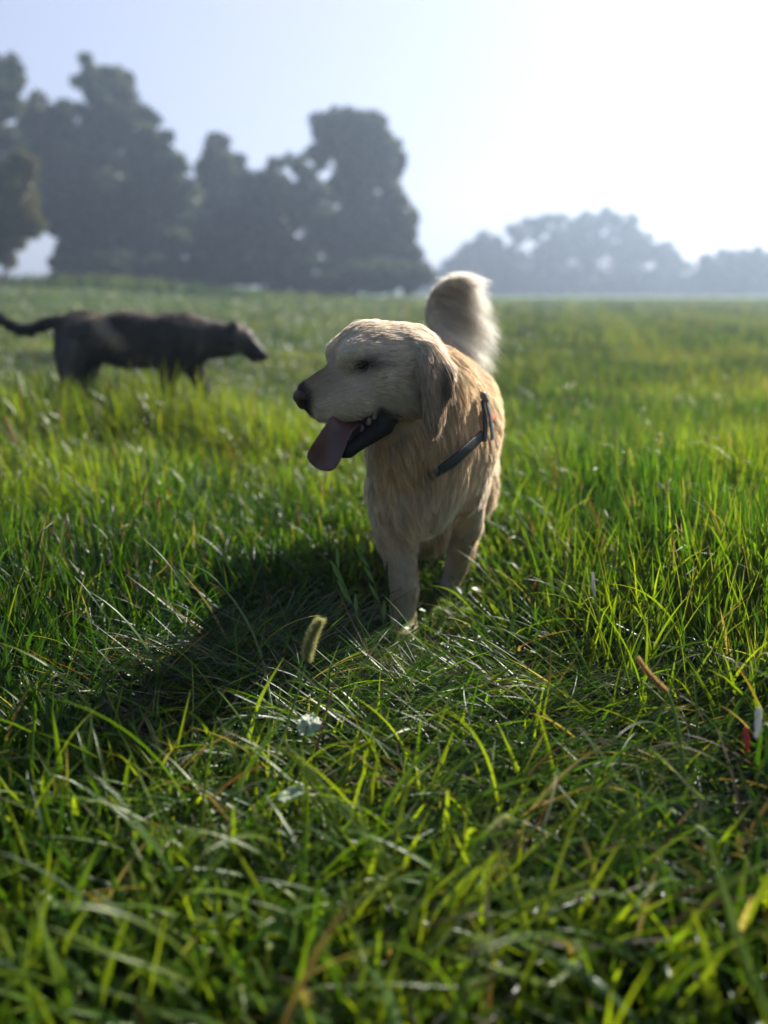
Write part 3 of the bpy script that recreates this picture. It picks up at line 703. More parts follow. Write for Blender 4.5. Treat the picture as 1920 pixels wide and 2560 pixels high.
# eyes, half closed
eye_m = simple_mat('eye_dark', (.012, .008, .006), .12, .6)
lid_m = simple_mat('eyelid_skin', (.05, .04, .04), .6, .3, .3, 300)
for sg in (1, -1):
    EB = Body(); EB.ell(hp(.056, .0405 * sg, .009), np.array([.0105, .0075, .0060]) * HS, M=HM, k=.004)
    V, Q = EB.mesh(.0012); e = mesh_obj('eye', V, Q, eye_m, dog)
    V, Q, T = tube(spline([hp(.074, .037 * sg, .006), hp(.064, .0475 * sg, .014), hp(.050, .0510 * sg, .012), hp(.034, .050 * sg, .002)], 14), .0028 * np.sin(np.linspace(.25, 2.9, 14)) ** .5, 8)
    mesh_obj('eyelid', V, Q, lid_m, dog, T=T)
# mouth lining, gum, teeth, tongue
MB_ = Body()
MB_.cap(JN + FARV * .5 + [.004, 0, .012], (JN + JC) / 2 + FARV * .45 + [0, 0, .006], .030, .020, k=.01)
V, Q = MB_.mesh(.003); mesh_obj('mouth_lining', V, Q, simple_mat('mouth_lining', (.055, .022, .022), .5, .3, .4, 200), dog)
tooth_m = simple_mat('tooth_enamel', (.15, .11, .085), .35, .5, .1, 200)
for (tx, ty, tr) in ((936, 1036, .0052), (922, 1050, .0060), (905, 1068, .0040)):
    for o_ in (0, 1):
        TB = Body(); c_ = P(tx, ty, 1.497) + FARV * o_ * .8; TB.cap(c_ - [0, 0, .006], c_ + [.001, 0, .002], tr, tr * .7, k=.004)
        V, Q = TB.mesh(.0015); mesh_obj('tooth', V, Q, tooth_m, dog)
tg = spline([P(920, 1058, 1.535), P(888, 1050, 1.515), P(856, 1062, 1.478), P(838, 1090, 1.462), P(820, 1125, 1.455), P(806, 1150, 1.455), P(796, 1172, 1.455)], 44)
tt44 = np.linspace(0, 1, 44); tt44 = 1 - (1 - tt44) ** 1.6; tg = np.stack([np.interp(tt44, np.linspace(0, 1, 44), tg[:, d]) for d in range(3)], -1)
tw_ = np.interp(tt44, [0, .25, .42, .7, .82, 1], [.040, .046, .050, .062, .062, .062]) * np.sqrt(np.clip(1 - np.clip((tt44 - .80) / .202, 0, 1) ** 2, 0, 1))
tan = nz(np.gradient(tg, axis=0)); sd_ = np.tile(nz(np.array([.82, -.15, -.52])), (44, 1)); sd_ = nz(sd_ - (sd_ * tan).sum(1, keepdims=True) * tan); nr = np.cross(tan, sd_)
a = np.linspace(0, 2 * math.pi, 20, endpoint=False)
ca, sa = np.cos(a), np.sin(a)
cross = ca[None, :, None] * sd_[:, None] * (tw_ / 2)[:, None, None] + (sa * .0045 + .013 * (np.abs(ca) ** 1.5 - .5))[None, :, None] * nr[:, None] * np.interp(tt44, [0, .9, 1], [1, 1, .3])[:, None, None]
V = (tg[:, None] + cross).reshape(-1, 3)
i = np.arange(43)[:, None] * 20; j = np.arange(20)[None]; j2 = (j + 1) % 20
Q = np.stack([i + j, i + j2, i + 20 + j2, i + 20 + j], -1).reshape(-1, 4)
V = np.concatenate([V, tg[-1:] + tan[-1:] * .0005]); T = np.array([[len(V) - 1, 43 * 20 + q, 43 * 20 + (q + 1) % 20] for q in range(20)])
tm, n, l = new_mat('tongue_flesh')
out = n.new('ShaderNodeOutputMaterial'); b = n.new('ShaderNodeBsdfPrincipled'); b.inputs['Base Color'].default_value = (.105, .042, .040, 1); b.inputs['Roughness'].default_value = .38
b.inputs['Subsurface Weight'].default_value = .3; b.inputs['Subsurface Radius'].default_value = (.01, .004, .003); b.inputs['Subsurface Scale'].default_value = .6
l.new(b.outputs[0], out.inputs[0])
mesh_obj('tongue', V, Q, tm, dog, T=T)

# harness: strap across the chest, strap up over the shoulder, side buckle, orange lining
har = empty('harness', (0, 0, 0)); har.parent = dog
from mathutils.bvhtree import BVHTree
skinV, skinQ = B.mesh(.009)
bvh = BVHTree.FromPolygons([tuple(v) for v in skinV], [tuple(q) for q in skinQ])
def strap(name, pix, width, thick, off, mat, n=30, parent=har, fade=None):
    sp = spline([P(*p_) for p_ in pix], n); q = []; nn = []
    for p_ in sp:
        ray = (Vector(p_) - Vector((0, 0, CAM_H))).normalized(); c_, no, _, _ = bvh.ray_cast(Vector((0, 0, CAM_H)), ray)
        if c_ is None: c_, no, _, _ = bvh.find_nearest(Vector(p_))
        q.append(np.array(c_)); nn.append(np.array(no))
    q = np.array(q); nn = np.array(nn)
    ker = np.array([1, 2, 3, 2, 1]) / 9
    for _ in range(6):
        for d in range(3): q[1:-1, d] = .25 * q[:-2, d] + .5 * q[1:-1, d] + .25 * q[2:, d]
    for d in range(3):
        q[:, d] = np.convolve(np.pad(q[:, d], 2, 'edge'), ker, 'valid'); nn[:, d] = np.convolve(np.pad(nn[:, d], 2, 'edge'), ker, 'valid')
    nn = nz(nn); tan = nz(np.gradient(q, axis=0)); side = nz(np.cross(tan, nn)); q = q + nn * (off * (np.minimum(1, np.linspace(0, 1, n) * 3.2 - .9) if fade is not None else 1.0) if np.isscalar(off) else off)[..., None] if fade is not None else q + nn * off
    prof = [(-.5, -.5), (-.5, .3), (-.42, .5), (.42, .5), (.5, .3), (.5, -.5)]
    V = np.stack([q + side * width * a_ + nn * thick * b_ for a_, b_ in prof], 1).reshape(-1, 3); k = 6
    i = np.arange(n - 1)[:, None] * k; j = np.arange(k)[None]; j2 = (j + 1) % k
    Q = np.concatenate([np.stack([i + j, i + j2, i + k + j2, i + k + j], -1).reshape(-1, 4), [[0, 1, 2, 3], [0, 3, 4, 5]], [[(n - 1) * k + t for t in (3, 2, 1, 0)], [(n - 1) * k + t for t in (5, 4, 3, 0)]]])
    return mesh_obj(name, V, Q, mat, parent, smooth=False)
web = simple_mat('webbing', (.024, .030, .032), .6, .4, .35, 900)
web2 = simple_mat('webbing_grey', (.16, .16, .15), .75, .3, .3, 900)
orange = simple_mat('orange_cloth', (.75, .17, .06), .7, .3, .15, 300)
strap('chest_strap', [(1035, 1212, 1.58), (1075, 1190, 1.58), (1110, 1165, 1.60), (1150, 1132, 1.66), (1200, 1084, 1.74)], .023, .004, .009, web, fade=.0)
strap('shoulder_strap', [(1194, 1000, 1.82), (1200, 1030, 1.80), (1202, 1075, 1.80), (1199, 1105, 1.82)], .017, .004, .012, web)
strap('side_strap', [(1196, 1005, 1.84), (1207, 1045, 1.86), (1214, 1100, 1.90)], .012, .003, .019, web2)
strap('orange_lining', [(1205, 1012, 1.86), (1214, 1036, 1.90), (1226, 1052, 1.95)], .016, .003, .010, orange, n=12)
BB = Body(); bc = P(1194, 993, 1.775); ray = (Vector(bc) - Vector((0, 0, CAM_H))).normalized(); hit = bvh.ray_cast(Vector((0, 0, CAM_H)), ray)
if hit[0] is not None: bc = np.array(hit[0]) + .014 * np.array(hit[1])
BB.ell(bc, (.0075, .006, .010), k=.005); BB.cap(bc + [-.004, -.002, .005], bc + [.005, -.002, -.006], .004, .005, k=.005); BB.cap(bc + [.001, -.003, -.009], bc + [.009, -.003, -.010], .0035, .0035, k=.003)
V, Q = BB.mesh(.0018); mesh_obj('buckle', V, Q, simple_mat('buckle_plastic', (.19, .17, .15), .45, .5, .3, 300), har)

# ------------------------------------------------------------------ the dark dog
DK, BLK, GRY, WH, FAWN = (.075, .066, .060), (.036, .033, .034), (.11, .10, .10), (.20, .19, .18), (.36, .27, .20)
d2 = empty('dark_dog', (-1.2, 4.2, float(ground_z(-1.2, 4.2))))
tag(d2, 'dark brindled dog with a low tail sniffing through the tall grass on the left', 'dog')
K = Body(); Y2 = 4.2
def p2(x, y, dy=0): return P(x, y, Y2 + dy)
K.cap(p2(215, 842), p2(330, 850), .125, .135, k=.06, flow=(-1, 0, -.3), hl=.03, lift=.35, col=DK)
K.cap(p2(330, 850), p2(455, 852), .135, .138, k=.06, flow=(-1, 0, -.3), hl=.03, lift=.35, col=DK)
K.ell(p2(440, 862), (.13, .10, .13), k=.06, flow=(-1, 0, -.5), hl=.03, col=BLK)
K.ell(p2(200, 845), (.13, .095, .12), k=.06, flow=(-1, 0, -.6), hl=.022, col=DK)
K.cap(p2(470, 846), p2(572, 848), .112, .088, k=.06, flow=(-1, 0, -.4), hl=.03, col=DK)
K.ell(p2(600, 845), (.076, .062, .066), k=.03, flow=(-1, 0, 0), hl=.014, col=(.016, .015, .018))
K.cap(p2(612, 852, -.01), p2(653, 888, -.02), .052, .035, k=.02, flow=(-1, 0, .4), hl=.006, col=(.016, .015, .018))
K.cap(p2(600, 872, -.01), p2(636, 903, -.02), .022, .014, k=.015, flow=(-1, 0, .4), hl=.006, col=DK)
K.ell(p2(590, 862, -.04), (.04, .025, .04), k=.02, flow=(-1, 0, -.2), hl=.015, col=WH)
for dy in (-.05, .05):
    K.cap(p2(586, 814, dy), p2(578, 852, dy * 1.7), .026, .022, k=.012, flow=(-.5, 0, -1), hl=.01, col=BLK)
gz2 = float(ground_z(-1.2, 4.2))
def leg2(px, py, dy, foot_px, kn, r0, col, hind):
    a_ = p2(px, py, dy); f_ = P(foot_px, 1000, Y2 + dy); f_ = np.array([f_[0], Y2 + dy, gz2 + .03]); m_ = (a_ + f_) / 2 + np.array([kn, 0, .0])
    K.cap(a_, m_, r0, .042, k=.04, hl=.02, col=col); K.cap(m_, f_, .040, .024, k=.02, hl=.012, col=col); K.ell(f_ + [.03, 0, -.005], (.045, .028, .022), k=.02, hl=.008, col=col)
leg2(178, 880, -.07, 128, .03, .085, GRY, 1); leg2(225, 880, .07, 300, -.10, .075, BLK, 1)
leg2(425, 895, -.06, 425, -.02, .06, BLK, 0); leg2(475, 895, .06, 520, .02, .06, DK, 0)
t2_ = spline([p2(150, 800), p2(110, 812), p2(65, 826), p2(25, 812), p2(-25, 780)], 8)
for i in range(7): K.cap(t2_[i], t2_[i + 1], .030 - .001 * i, .029 - .001 * i, k=.02, hl=.035, lift=.3, col=BLK)
S1, S2, S3 = p2(238, 790, -.1), p2(272, 832, -.12), p2(304, 858, -.12)
def paint2(X, N, col, rg):
    br = vnoise(X * [1, 1, .5], 26, 81)[:, None]; col = col * (1 + .6 * br) + np.array([.09, .07, .05]) * sstep(.1, .6, br)
    ab = np.array([S1, S2, S3]); d = np.full(len(X), 9.)
    for a_, b_ in ((S1, S2), (S2, S3)):
        v = b_ - a_; h_ = np.clip(((X - a_) @ v) / (v @ v), 0, 1); d = np.minimum(d, np.linalg.norm((X - a_ - h_[:, None] * v) * [1, .4, 1], axis=1))
    k = sstep(.060, .015, d)[:, None] * (X[:, 1] < Y2 + .03)[:, None]; col = col * (1 - k) + np.array([.42, .32, .24]) * k
    top = (sstep(.75, .95, N[:, 2]) * sstep(p2(590, 840)[0], p2(560, 840)[0], X[:, 0]))[:, None] * (.5 + .5 * vnoise(X, 5, 83)[:, None]); top = np.clip(top * 1.5, 0, 1); col = col * (1 - .75 * top) + np.array([.30, .25, .22]) * .75 * top  # pale back patches, with rim light painted onto upward-facing fur
    return np.clip(col, .008, .8)
fur_body('body', K, .010, 42000, .0026, fur_mat('dark_fur', trans=.2, coat=.05), d2, paint2, nseg=3, clump=1500, seed=13)
NB = Body(); NB.ell(p2(664, 886, -.02), (.016, .016, .013), k=.01); V, Q = NB.mesh(.003); mesh_obj('nose', V, Q, nose_m, d2)
EB = Body(); EB.ell(p2(618, 843, -.052), (.009, .008, .008), k=.01); V, Q = EB.mesh(.002); mesh_obj('eye', V, Q, eye_m, d2)

# ------------------------------------------------------------------ seed heads and fallen leaves
stem_m = leaf_mat('seed_stem', trans=.3, tint=(1.6, 1.6, .8))
bris_m = leaf_mat('seed_bristle', trans=.6, tint=(1.5, 1.4, 1.1), rough=.5)
def seed_head(name, label, pa, pb, stem_pts, r, cc, bl, nb, cat, group):
    root = stem_pts[-1]; o = empty(name, tuple(root)); tag(o, label, cat, group)
    sp = spline([pa] + stem_pts, 20); V, Q, T = tube(sp, np.linspace(.0014, .0040, 20), 6)
    mesh_obj('stem', V, Q, stem_m, o, col=np.tile([.10, .17, .02], (len(V), 1)), T=T)
    ax = pb - pa; Lh = np.linalg.norm(ax); ax = ax / Lh; tt = np.linspace(0, 1, 14)
    prof = r * np.sin(np.clip(.10 + tt * .86, 0, 1) * math.pi) ** .6 * (1 - .35 * tt)
    e1 = nz(np.cross(ax, [0.2, 1, .1])); e2 = np.cross(ax, e1)
    V, Q, T = tube(pa + ax * Lh * tt[:, None] + e1 * (.004 * np.sin(tt * 3.1))[:, None], prof * .75, 10)
    S = Strands(); t = rng.random(nb); a = rng.uniform(0, 6.28, nb); rr = np.interp(t, tt, prof) * .7
    rad = np.cos(a)[:, None] * e1 + np.sin(a)[:, None] * e2
    b0 = pa + ax * (Lh * t)[:, None] + e1 * (.004 * np.sin(t * 3.1))[:, None] + rad * rr[:, None]; dd = nz(rad + ax * rng.uniform(.3, .8, (nb, 1)) + rng.normal(0, .12, (nb, 3)))
    s = np.linspace(0, 1, 4)[None, :, None]; bp = b0[:, None] + dd[:, None] * (bl * rng.uniform(.5, 1.1, nb))[:, None, None] * s
    HV = sweep(bp, .0007 * (1 - .7 * s[..., 0]) * np.ones((nb, 1)), np.repeat(nz(np.cross(dd, rng.normal(size=(nb, 3))))[:, None], 4, 1), 0, 2)
    nv = len(V); F_ = ribbon_faces(nb, 4, 2) + nv
    cols_ = np.concatenate([np.tile(np.array(cc) * .28, (nv, 1)), np.tile(np.array(cc), (nb * 8, 1)) * rng.uniform(.8, 1.2, (nb * 8, 1))])
    mesh_obj('seed_head', np.concatenate([V, HV.reshape(-1, 3)]), np.concatenate([Q, F_]), bris_m, o, col=cols_, T=T)
gr = 'seed heads standing out of the grass'
seed_head('foxtail_seed_head', 'bristly pale green foxtail seed head glowing in the shadow before the golden dog', P(765, 1655, 1.08), P(803, 1548, 1.10), [P(745, 1730, 1.05), P(715, 1820, 1.02), P(690, 1890, .99), P(662, 2010, .94), P(645, 2130, .88)], .0066, (.34, .35, .17), .0095, 2600, 'seed head', gr)
seed_head('foxtail_seed_head', 'plump bristly green foxtail seed head low in the right foreground grass', P(1222, 2120, .79), P(1275, 2045, .81), [P(1200, 2180, .78), P(1165, 2250, .76), P(1140, 2330, .73)], .0078, (.26, .30, .14), .0075, 2000, 'seed head', gr)
seed_head('foxtail_seed_head', 'blurred small green foxtail seed head at the bottom centre of the grass', P(1180, 2400, .54), P(1222, 2350, .55), [P(1165, 2440, .535), P(1150, 2500, .53), P(1120, 2620, .52)], .0045, (.13, .18, .06), .006, 900, 'seed head', gr)
seed_head('timothy_seed_head', 'thin tan cylindrical seed head leaning left in the grass on the right', P(1668, 1728, .98), P(1595, 1642, 1.00), [P(1680, 1760, .97), P(1700, 1850, .95), P(1715, 1990, .92)], .0048, (.42, .29, .14), .003, 1300, 'seed head', gr)
seed_head('timothy_seed_head', 'pinkish brown seed spike rising at the far left edge of the grass', P(40, 1110, 2.55), P(15, 1045, 2.58), [P(50, 1160, 2.52), P(60, 1230, 2.48)], .007, (.36, .20, .12), .005, 700, 'seed head', gr)
seed_head('green_seed_head', 'flat bright green seed spike in front of the golden dog\'s front leg', P(974, 1490, 1.50), P(968, 1405, 1.52), [P(978, 1560, 1.48), P(985, 1680, 1.44)], .0055, (.08, .16, .02), .003, 500, 'seed head', gr)
for lab, (a_, b_), sc in (('left one of two small pinkish seed spikes in the grass left of the dog', (360, 1260), 1), ('right one of two small pinkish seed spikes in the grass left of the dog', (395, 1275), .8)):
    seed_head('timothy_seed_head', lab, P(a_, b_, 1.95), P(a_ + 6, b_ - 45 * sc, 1.96), [P(a_ - 4, b_ + 60, 1.92), P(a_ - 8, b_ + 110, 1.9)], .0042, (.30, .16, .10), .003, 400, 'seed head', gr)
# slender grass panicle with clasping spikelets, just left of the front paw
pan = empty('grass_panicle', tuple(P(990, 1700, 1.42))); tag(pan, 'slender green flowering grass stalk leaning left before the golden dog\'s front paw', 'grass stalk')
for k_, st in enumerate(([P(990, 1700, 1.42), P(960, 1560, 1.47), P(930, 1440, 1.52), P(900, 1370, 1.55)], [P(925, 1640, 1.38), P(893, 1540, 1.42), P(868, 1480, 1.45), P(838, 1400, 1.48)])):
    sp = spline(st, 24); V, Q, T = tube(sp, np.linspace(.0018, .0007, 24), 6)
    mesh_obj('stem', V, Q, stem_m, pan, col=np.tile([.08, .14, .02], (len(V), 1)), T=T)
    for t in (.35, .5, .62, .74, .84, .93):
        i = int(t * 23); p0 = sp[i]; tn = nz(sp[min(i + 1, 23)] - sp[i - 1]); sgn = 1 if int(t * 100) % 2 else -1
        dd = nz(tn + np.array([.28 * sgn, 0, 0])); S = Strands()
        s = np.linspace(0, 1, 7); q = p0 + dd * (s * .045)[:, None]; V = sweep(q[None], (.0075 * np.sin(np.clip(s * .95 + .05, 0, 1) * 3.14) ** .8)[None], np.tile(np.cross(dd, [0, 1, 0]), (1, 7, 1)), .5, 3)
        S.add(V, ribbon_faces(1, 7, 3), np.tile([.11, .19, .025], (1, 7, 3, 1))); S.build('spikelet', stem_m, pan)
# crumpled fallen leaves
def crumple(name, label, c, sx_, sy_, col, seed, mat, yaw=0.0, tilt=.6, amp=.35):
    r_ = np.random.default_rng(seed); n1 = 18; u, v = np.meshgrid(np.linspace(-1, 1, n1), np.linspace(-1, 1, n1))
    rr = np.sqrt(np.maximum(u * u, v * v)); pr = np.stack([u.ravel(), v.ravel()], -1)
    rad = 1 + .18 * vnoise(pr * 3, 1.5, seed); ln = np.sqrt((pr ** 2).sum(1)) + 1e-6; sq = np.maximum(abs(pr[:, 0]), abs(pr[:, 1])) / ln
    x_, y_ = pr[:, 0] * sq * rad * sx_, pr[:, 1] * sq * rad * sy_; z_ = amp * min(sx_, sy_) * (vnoise(pr, 3.2, seed + 1) + .5 * pr[:, 0] ** 2)
    M_ = np.array(Matrix.Rotation(yaw, 3, 'Z') @ Matrix.Rotation(tilt, 3, 'X')); V = np.stack([x_, y_, z_], -1) @ M_.T + c
    ii = (np.arange(n1 - 1)[:, None] * n1 + np.arange(n1 - 1)).ravel(); Q = np.stack([ii, ii + 1, ii + n1 + 1, ii + n1], -1)
    o = mesh_obj(name, V, Q, mat, col=np.array(col) * (1 + .2 * vnoise(pr, 9, seed + 2)[:, None])); o_loc = tuple(c)
    me = o.data; me.transform(Matrix.Translation(-Vector(c))); o.location = c
    sm = o.modifiers.new('thickness', 'SOLIDIFY'); sm.thickness = .0006
    tag(o, label, 'leaf'); return o
dry_m = leaf_mat('fallen_leaf', trans=.35, tint=(1.1, 1.1, 1.0), rough=.5)
crumple('fallen_leaf', 'crumpled pale whitish leaf lying at the shadow edge below the foxtail head', P(772, 1812, 1.04), .019, .016, (.50, .55, .42), 4, dry_m, .4, .8)
crumple('fallen_leaf', 'small pale green curled leaf below the crumpled whitish one', P(728, 1985, .88), .020, .008, (.36, .44, .28), 8, dry_m, .6, .7)
crumple('fallen_leaf', 'red leaf caught in the grass at the right edge', P(1866, 1848, .97), .005, .018, (.45, .05, .04), 12, dry_m, .2, 1.2)
crumple('fallen_leaf', 'narrow silvery white leaf standing beside the red one at the right edge', P(1895, 1805, .98), .005, .024, (.60, .60, .60), 15, dry_m, -.3, 1.2)
crumple('fallen_leaf', 'narrow white dry leaf upright in the lit grass right of the golden dog', P(1483, 1460, 1.42), .004, .026, (.62, .60, .55), 19, dry_m, .3, 1.3)

# broad-leaved weeds
def weed(label, c, n_leaf, size, seed):
    r_ = random.Random(seed); o = empty('broadleaf_weed', tuple(c)); tag(o, label, 'weed', 'broad-leaved weeds among the grass')
    for k in range(n_leaf):
        a_ = 6.283 * k / n_leaf + r_.uniform(-.3, .3); L_ = size * r_.uniform(.7, 1.1); s = np.linspace(0, 1, 12); el = r_.uniform(.5, 1.1)
        h_ = np.array([math.cos(a_), math.sin(a_), 0]); sp = c + h_ * (L_ * s * math.cos(el))[:, None] + np.array([0, 0, 1]) * (L_ * (s * math.sin(el) - .45 * s ** 2))[:, None]
        wv = np.sin(np.clip(s * 1.0, 0, 1) * 3.14) ** .7 * (1 + .22 * np.sin(s * 28 + r_.uniform(0, 6))) * L_ * .42 * (.25 + .9 * s)
        V = sweep(sp[None], wv[None], np.tile(np.cross(h_, [0, 0, 1]), (1, 12, 1)), .25, 3); S = Strands()
        S.add(V, ribbon_faces(1, 12, 3), np.tile(np.array([.055, .115, .015]) * r_.uniform(.8, 1.3), (1, 12, 3, 1))); S.build('leaf', grass_m, o)
def gp(px, py):
    """ground point seen at a pixel (flat near ground)"""
    a_ = R(PITCH) + math.atan((py - 1280) / F); Yg = CAM_H / math.tan(a_); p_ = P(px, py, Yg); return np.array([p_[0], Yg, 0.01])
weed('toothed broad leaves catching the sun left of the dog\'s shadow', gp(590, 1560), 7, .13, 1)
weed('dark rosette of broad leaves inside the golden dog\'s shadow', gp(760, 1580), 7, .12, 2)
weed('bright lobed leaves just right of the golden dog\'s front paw', gp(1120, 1730), 7, .085, 3)
weed('small lobed weed in the low grass on the right below the white blades', gp(1480, 1760), 6, .07, 4)
weed('leafy weed low at the bottom right beyond the second foxtail', gp(1480, 2330), 7, .07, 5)

# ------------------------------------------------------------------ trees
bark_m = simple_mat('bark', (.10, .08, .065), .9, .2, .4, 3)
tree_leaf = leaf_mat('tree_leaf', trans=.35, tint=(1.6, 1.6, .9), rough=.5, spec=.3)
def tree(name, label, cat, Yd, blobs, trunk_px, leaf=.24, dens=1.0, cols=((.035, .055, .022), (.055, .075, .03)), seed=0, group=None, by=None):
    """blobs: photo px, py, radius px of foliage masses standing at Yd metres"""
    r_ = np.random.default_rng(seed); sc = Yd / F
    base = P(trunk_px, 735, Yd); base[2] = float(ground_z(base[0], base[1])) - .1
    o = empty(name, tuple(base)); tag(o, label, cat, group)
    cen = []; V_, C_ = [], []
    for (bx, by_, br) in blobs:
        rad = br * sc; c = P(bx, by_, Yd + r_.uniform(-.7, .7) * rad); cen.append((c, rad))
        # sub-clumps give the mass an uneven edge with gaps
        ns = max(5, int(20 * dens)); dirs = nz(r_.normal(size=(ns, 3))) * (r_.random((ns, 1)) ** .45) * rad * .82
        for k in range(ns):
            rs = rad * r_.uniform(.26, .48); nl = int(dens * 34 * (rs / leaf) ** 1.6) + 8
            off = nz(r_.normal(size=(nl, 3))) * (r_.random((nl, 1)) ** .35) * rs * [1, 1, .8]
            V_.append(c + dirs[k] + off); C_.append(np.tile(np.array(cols[r_.integers(0, len(cols))]) * r_.uniform(.8, 1.3), (nl, 1)) * r_.uniform(.7, 1.35, (nl, 1)))
    c = np.concatenate(V_); cc = np.concatenate(C_); nl = len(c)
    a_ = nz(r_.normal(size=(nl, 3))); b_ = nz(np.cross(a_, r_.normal(size=(nl, 3)))); sz = leaf * r_.uniform(.5, 1.1, (nl, 1))
    V = np.stack([c - a_ * sz, c - b_ * sz * .45 + a_ * sz * .1, c + a_ * sz, c + b_ * sz * .45 + a_ * sz * .1], 1).reshape(-1, 3)
    Q = np.arange(nl * 4).reshape(-1, 4)
    mesh_obj('crown', V, Q, tree_leaf, o, col=np.repeat(cc, 4, 0), smooth=False)
    top = max(cen, key=lambda t: t[0][2])[0]; H_ = top[2] - base[2]
    tv, tq, tt_, nn = [], [], [], 0
    def addt(pts, r0, r1, nseg=8):
        nonlocal nn
        V, Q, T = tube(spline(pts, nseg), np.linspace(r0, r1, nseg), 7); tv.append(V); tq.append(Q + nn); tt_.append(T + nn); nn += len(V)
    rt = max(.06, H_ * .022); mid = base + (top - base) * .5 + np.array([r_.uniform(-.3, .3), 0, 0])
    addt([base, mid, top], rt, rt * .25, 10)
    for (c_, rad) in cen:
        f = np.clip((c_[2] - base[2]) / max(H_, .1) * .6, .1, .8); s0 = base + (top - base) * f
        addt([s0, (s0 + c_) / 2 + np.array([0, 0, -.1 * rad]), c_], rt * .45, rt * .12, 6)
    mesh_obj('trunk', np.concatenate(tv), np.concatenate(tq), bark_m, o, T=np.concatenate(tt_))
gt = 'trees along the far left of the meadow'; gr2 = 'far hedge trees beyond the meadow'
BL = ((.014, .030, .016), (.022, .042, .022), (.036, .052, .032), (.075, .092, .055)); OL = ((.085, .09, .03), (.10, .09, .035), (.06, .07, .025))
tree('tall_tree', 'tall tree cut by the left edge of the picture with sky behind its trunk', 'tree', 50, [(-60, 200, 90), (-10, 230, 62), (15, 190, 45), (-60, 330, 90), (-70, 480, 90), (-100, 600, 90)], -60, seed=1, group=gt, cols=BL)
tree('olive_bush', 'yellowish olive tree low at the left edge before the tall ones', 'tree', 38, [(10, 440, 65), (45, 500, 55), (-20, 540, 85), (55, 420, 38), (70, 560, 40), (20, 600, 60)], 0, leaf=.18, seed=2, group=gt, cols=OL)
tree('tall_tree', 'highest dark tree of the left row with an overhanging crooked top', 'tree', 58, [(225, 195, 45), (275, 215, 55), (310, 260, 60), (255, 290, 70), (345, 330, 60), (215, 370, 90), (330, 420, 95), (230, 480, 110), (340, 550, 95), (230, 600, 80), (330, 650, 55)], 270, seed=3, group=gt, cols=BL)
tree('broad_tree', 'broad dark tree with a rounded shoulder between the left edge and the highest tree', 'tree', 55, [(95, 290, 48), (140, 300, 50), (110, 370, 75), (170, 420, 85), (120, 490, 80), (190, 560, 80), (170, 640, 50)], 175, seed=4, group=gt, cols=BL)
tree('broad_tree', 'rounded tree sloping down on the right of the highest tree', 'tree', 54, [(385, 350, 45), (420, 420, 52), (400, 490, 85), (450, 500, 50), (390, 580, 90), (470, 600, 70), (400, 660, 60)], 405, seed=5, group=gt, cols=BL)
tree('pointed_tree', 'pointed slim tree in the middle of the left row', 'tree', 60, [(549, 355, 24), (550, 395, 40), (525, 430, 42), (585, 430, 42), (550, 490, 70), (520, 560, 75), (590, 560, 70), (550, 640, 75)], 550, seed=6, group=gt, cols=BL)
tree('broad_tree', 'low rounded dark tree right of the pointed tree', 'tree', 57, [(640, 450, 45), (680, 480, 45), (630, 520, 65), (690, 560, 65), (640, 610, 75), (700, 650, 60)], 655, seed=7, group=gt, cols=BL)
tree('sparse_tree', 'thin sparse tree with sky showing through before the round-topped one', 'tree', 62, [(700, 420, 38), (755, 425, 40), (735, 470, 42), (790, 470, 35), (740, 540, 55), (780, 600, 65), (785, 530, 50), (820, 490, 36), (690, 500, 50)], 750, seed=8, dens=.6, group=gt, cols=BL)
tree('round_tree', 'tall tree with a big round top at the right end of the left row', 'tree', 58, [(835, 330, 55), (890, 325, 52), (930, 320, 45), (815, 375, 42), (960, 375, 46), (980, 400, 34), (895, 390, 72), (950, 430, 50), (880, 455, 55), (905, 500, 65), (860, 560, 85), (870, 650, 75)], 890, seed=9, group=gt, cols=BL, dens=1.2)
tree('broad_tree', 'dense tree stepping down at the right end of the left row', 'tree', 56, [(985, 490, 42), (1000, 540, 48), (960, 570, 75), (1005, 600, 48), (1000, 660, 55), (940, 660, 70)], 975, seed=10, group=gt, cols=BL, dens=1.2)
tree('shrub', 'low bush filling the foot of the left row under the pointed tree', 'bush', 50, [(x_, 672 + (x_ * 7) % 12, 46) for x_ in range(170, 700, 36)], 540, leaf=.18, seed=11, group=gt, cols=BL)
tree('shrub', 'low bush filling the foot of the left row under the round-topped tree', 'bush', 50, [(x_, 690 + (x_ * 7) % 12, 44) for x_ in range(700, 1050, 34)], 880, leaf=.18, seed=12, group=gt, cols=BL)
FAR = ((.03, .045, .038), (.045, .058, .048))
tree('hedge_tree', 'low rising tree at the left end of the far hedge', 'tree', 125, [(1140, 660, 30), (1180, 640, 40), (1220, 620, 45), (1190, 690, 45), (1250, 670, 55)], 1200, leaf=.56, dens=.8, seed=20, group=gr2, cols=FAR)
tree('hedge_tree', 'open airy tree with sky gaps in the middle of the far hedge', 'tree', 125, [(1300, 585, 38), (1400, 605, 45), (1440, 630, 42), (1260, 645, 45), (1380, 665, 50), (1345, 565, 35), (1390, 560, 28), (1360, 640, 35), (1330, 680, 45), (1420, 690, 45), (1290, 640, 35)], 1340, leaf=.54, dens=.55, seed=21, group=gr2, cols=FAR)
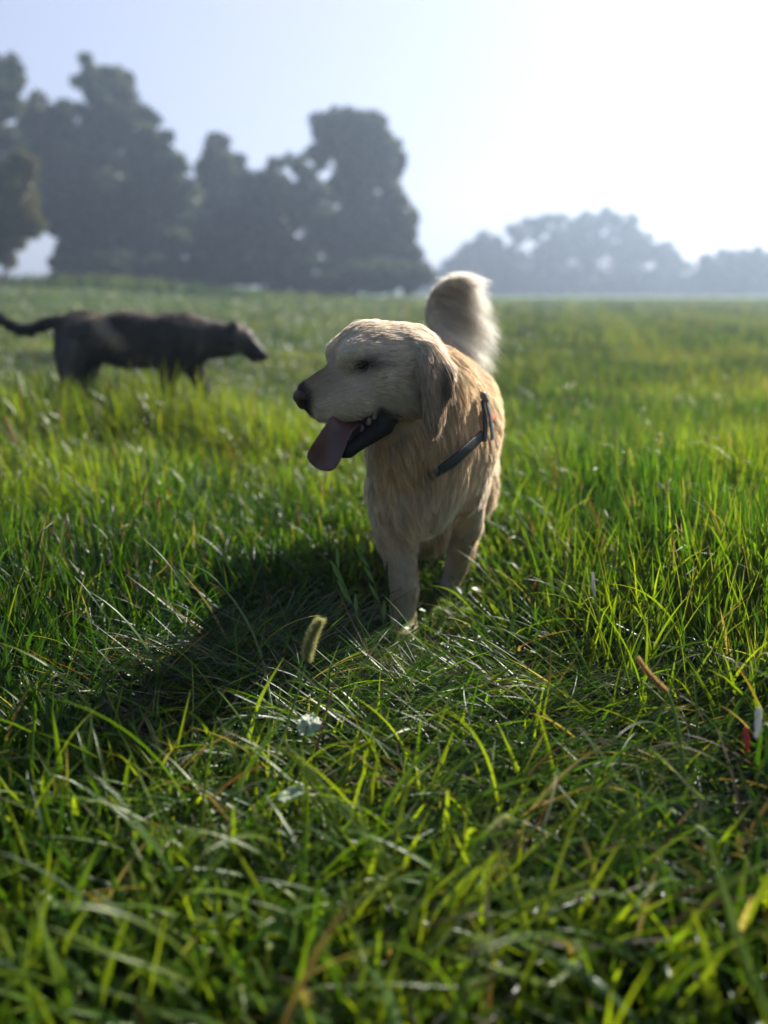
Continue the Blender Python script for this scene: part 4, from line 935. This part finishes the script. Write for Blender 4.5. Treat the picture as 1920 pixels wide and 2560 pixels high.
tree('hedge_tree', 'tallest arched tree of the far hedge', 'tree', 130, [(1470, 560, 34), (1520, 555, 34), (1430, 575, 40), (1565, 570, 34), (1545, 600, 40), (1450, 620, 45), (1500, 610, 40), (1590, 610, 36), (1470, 670, 50), (1560, 670, 55)], 1510, leaf=.56, dens=.7, seed=22, group=gr2, cols=FAR)
tree('hedge_tree', 'rounded tree sloping down right of the arched far tree', 'tree', 125, [(1625, 630, 34), (1665, 640, 34), (1700, 665, 34), (1640, 690, 45), (1710, 700, 40)], 1660, leaf=.56, dens=.8, seed=23, group=gr2, cols=FAR)
tree('hedge_tree', 'low dark tree at the right edge of the far hedge', 'tree', 112, [(1770, 665, 32), (1820, 655, 34), (1876, 645, 34), (1930, 660, 36), (1790, 700, 36), (1860, 700, 42), (1930, 700, 40)], 1850, leaf=.5, dens=1, seed=24, group=gr2, cols=FAR)
tree('shrub', 'faint low bushes between the left row and the far hedge', 'bush', 135, [(1060, 690, 34), (1100, 700, 34), (1130, 705, 34), (1030, 700, 34), (1070, 718, 34)], 1090, leaf=.56, seed=25, group=gr2, cols=FAR)
tree('shrub', 'low bushes along the foot of the far hedge', 'bush', 120, [(x_, 705 + (x_ * 7) % 10, 34) for x_ in range(1140, 1960, 34)], 1450, leaf=.5, seed=26, group=gr2, cols=FAR)

# ------------------------------------------------------------------ haze
HAZE = 0.0030
if HAZE > 0:
    x0, x1, y0, y1, z0, z1 = -190, 190, -12, 230, -2.0, 24
    V = [(a_, b_, c_) for a_ in (x0, x1) for b_ in (y0, y1) for c_ in (z0, z1)]
    Q = [(0, 1, 3, 2), (4, 6, 7, 5), (0, 4, 5, 1), (2, 3, 7, 6), (0, 2, 6, 4), (1, 5, 7, 3)]
    hm, n, l = new_mat('haze_air'); out = n.new('ShaderNodeOutputMaterial'); pv = n.new('ShaderNodeVolumePrincipled')
    pv.inputs['Color'].default_value = (.62, .78, 1.0, 1); pv.inputs['Density'].default_value = HAZE; pv.inputs['Anisotropy'].default_value = .55
    l.new(pv.outputs[0], out.inputs['Volume'])
    hz = mesh_obj('haze', V, Q, hm, smooth=False); tag(hz, 'thin bright summer haze over the meadow', 'haze', kind='stuff')
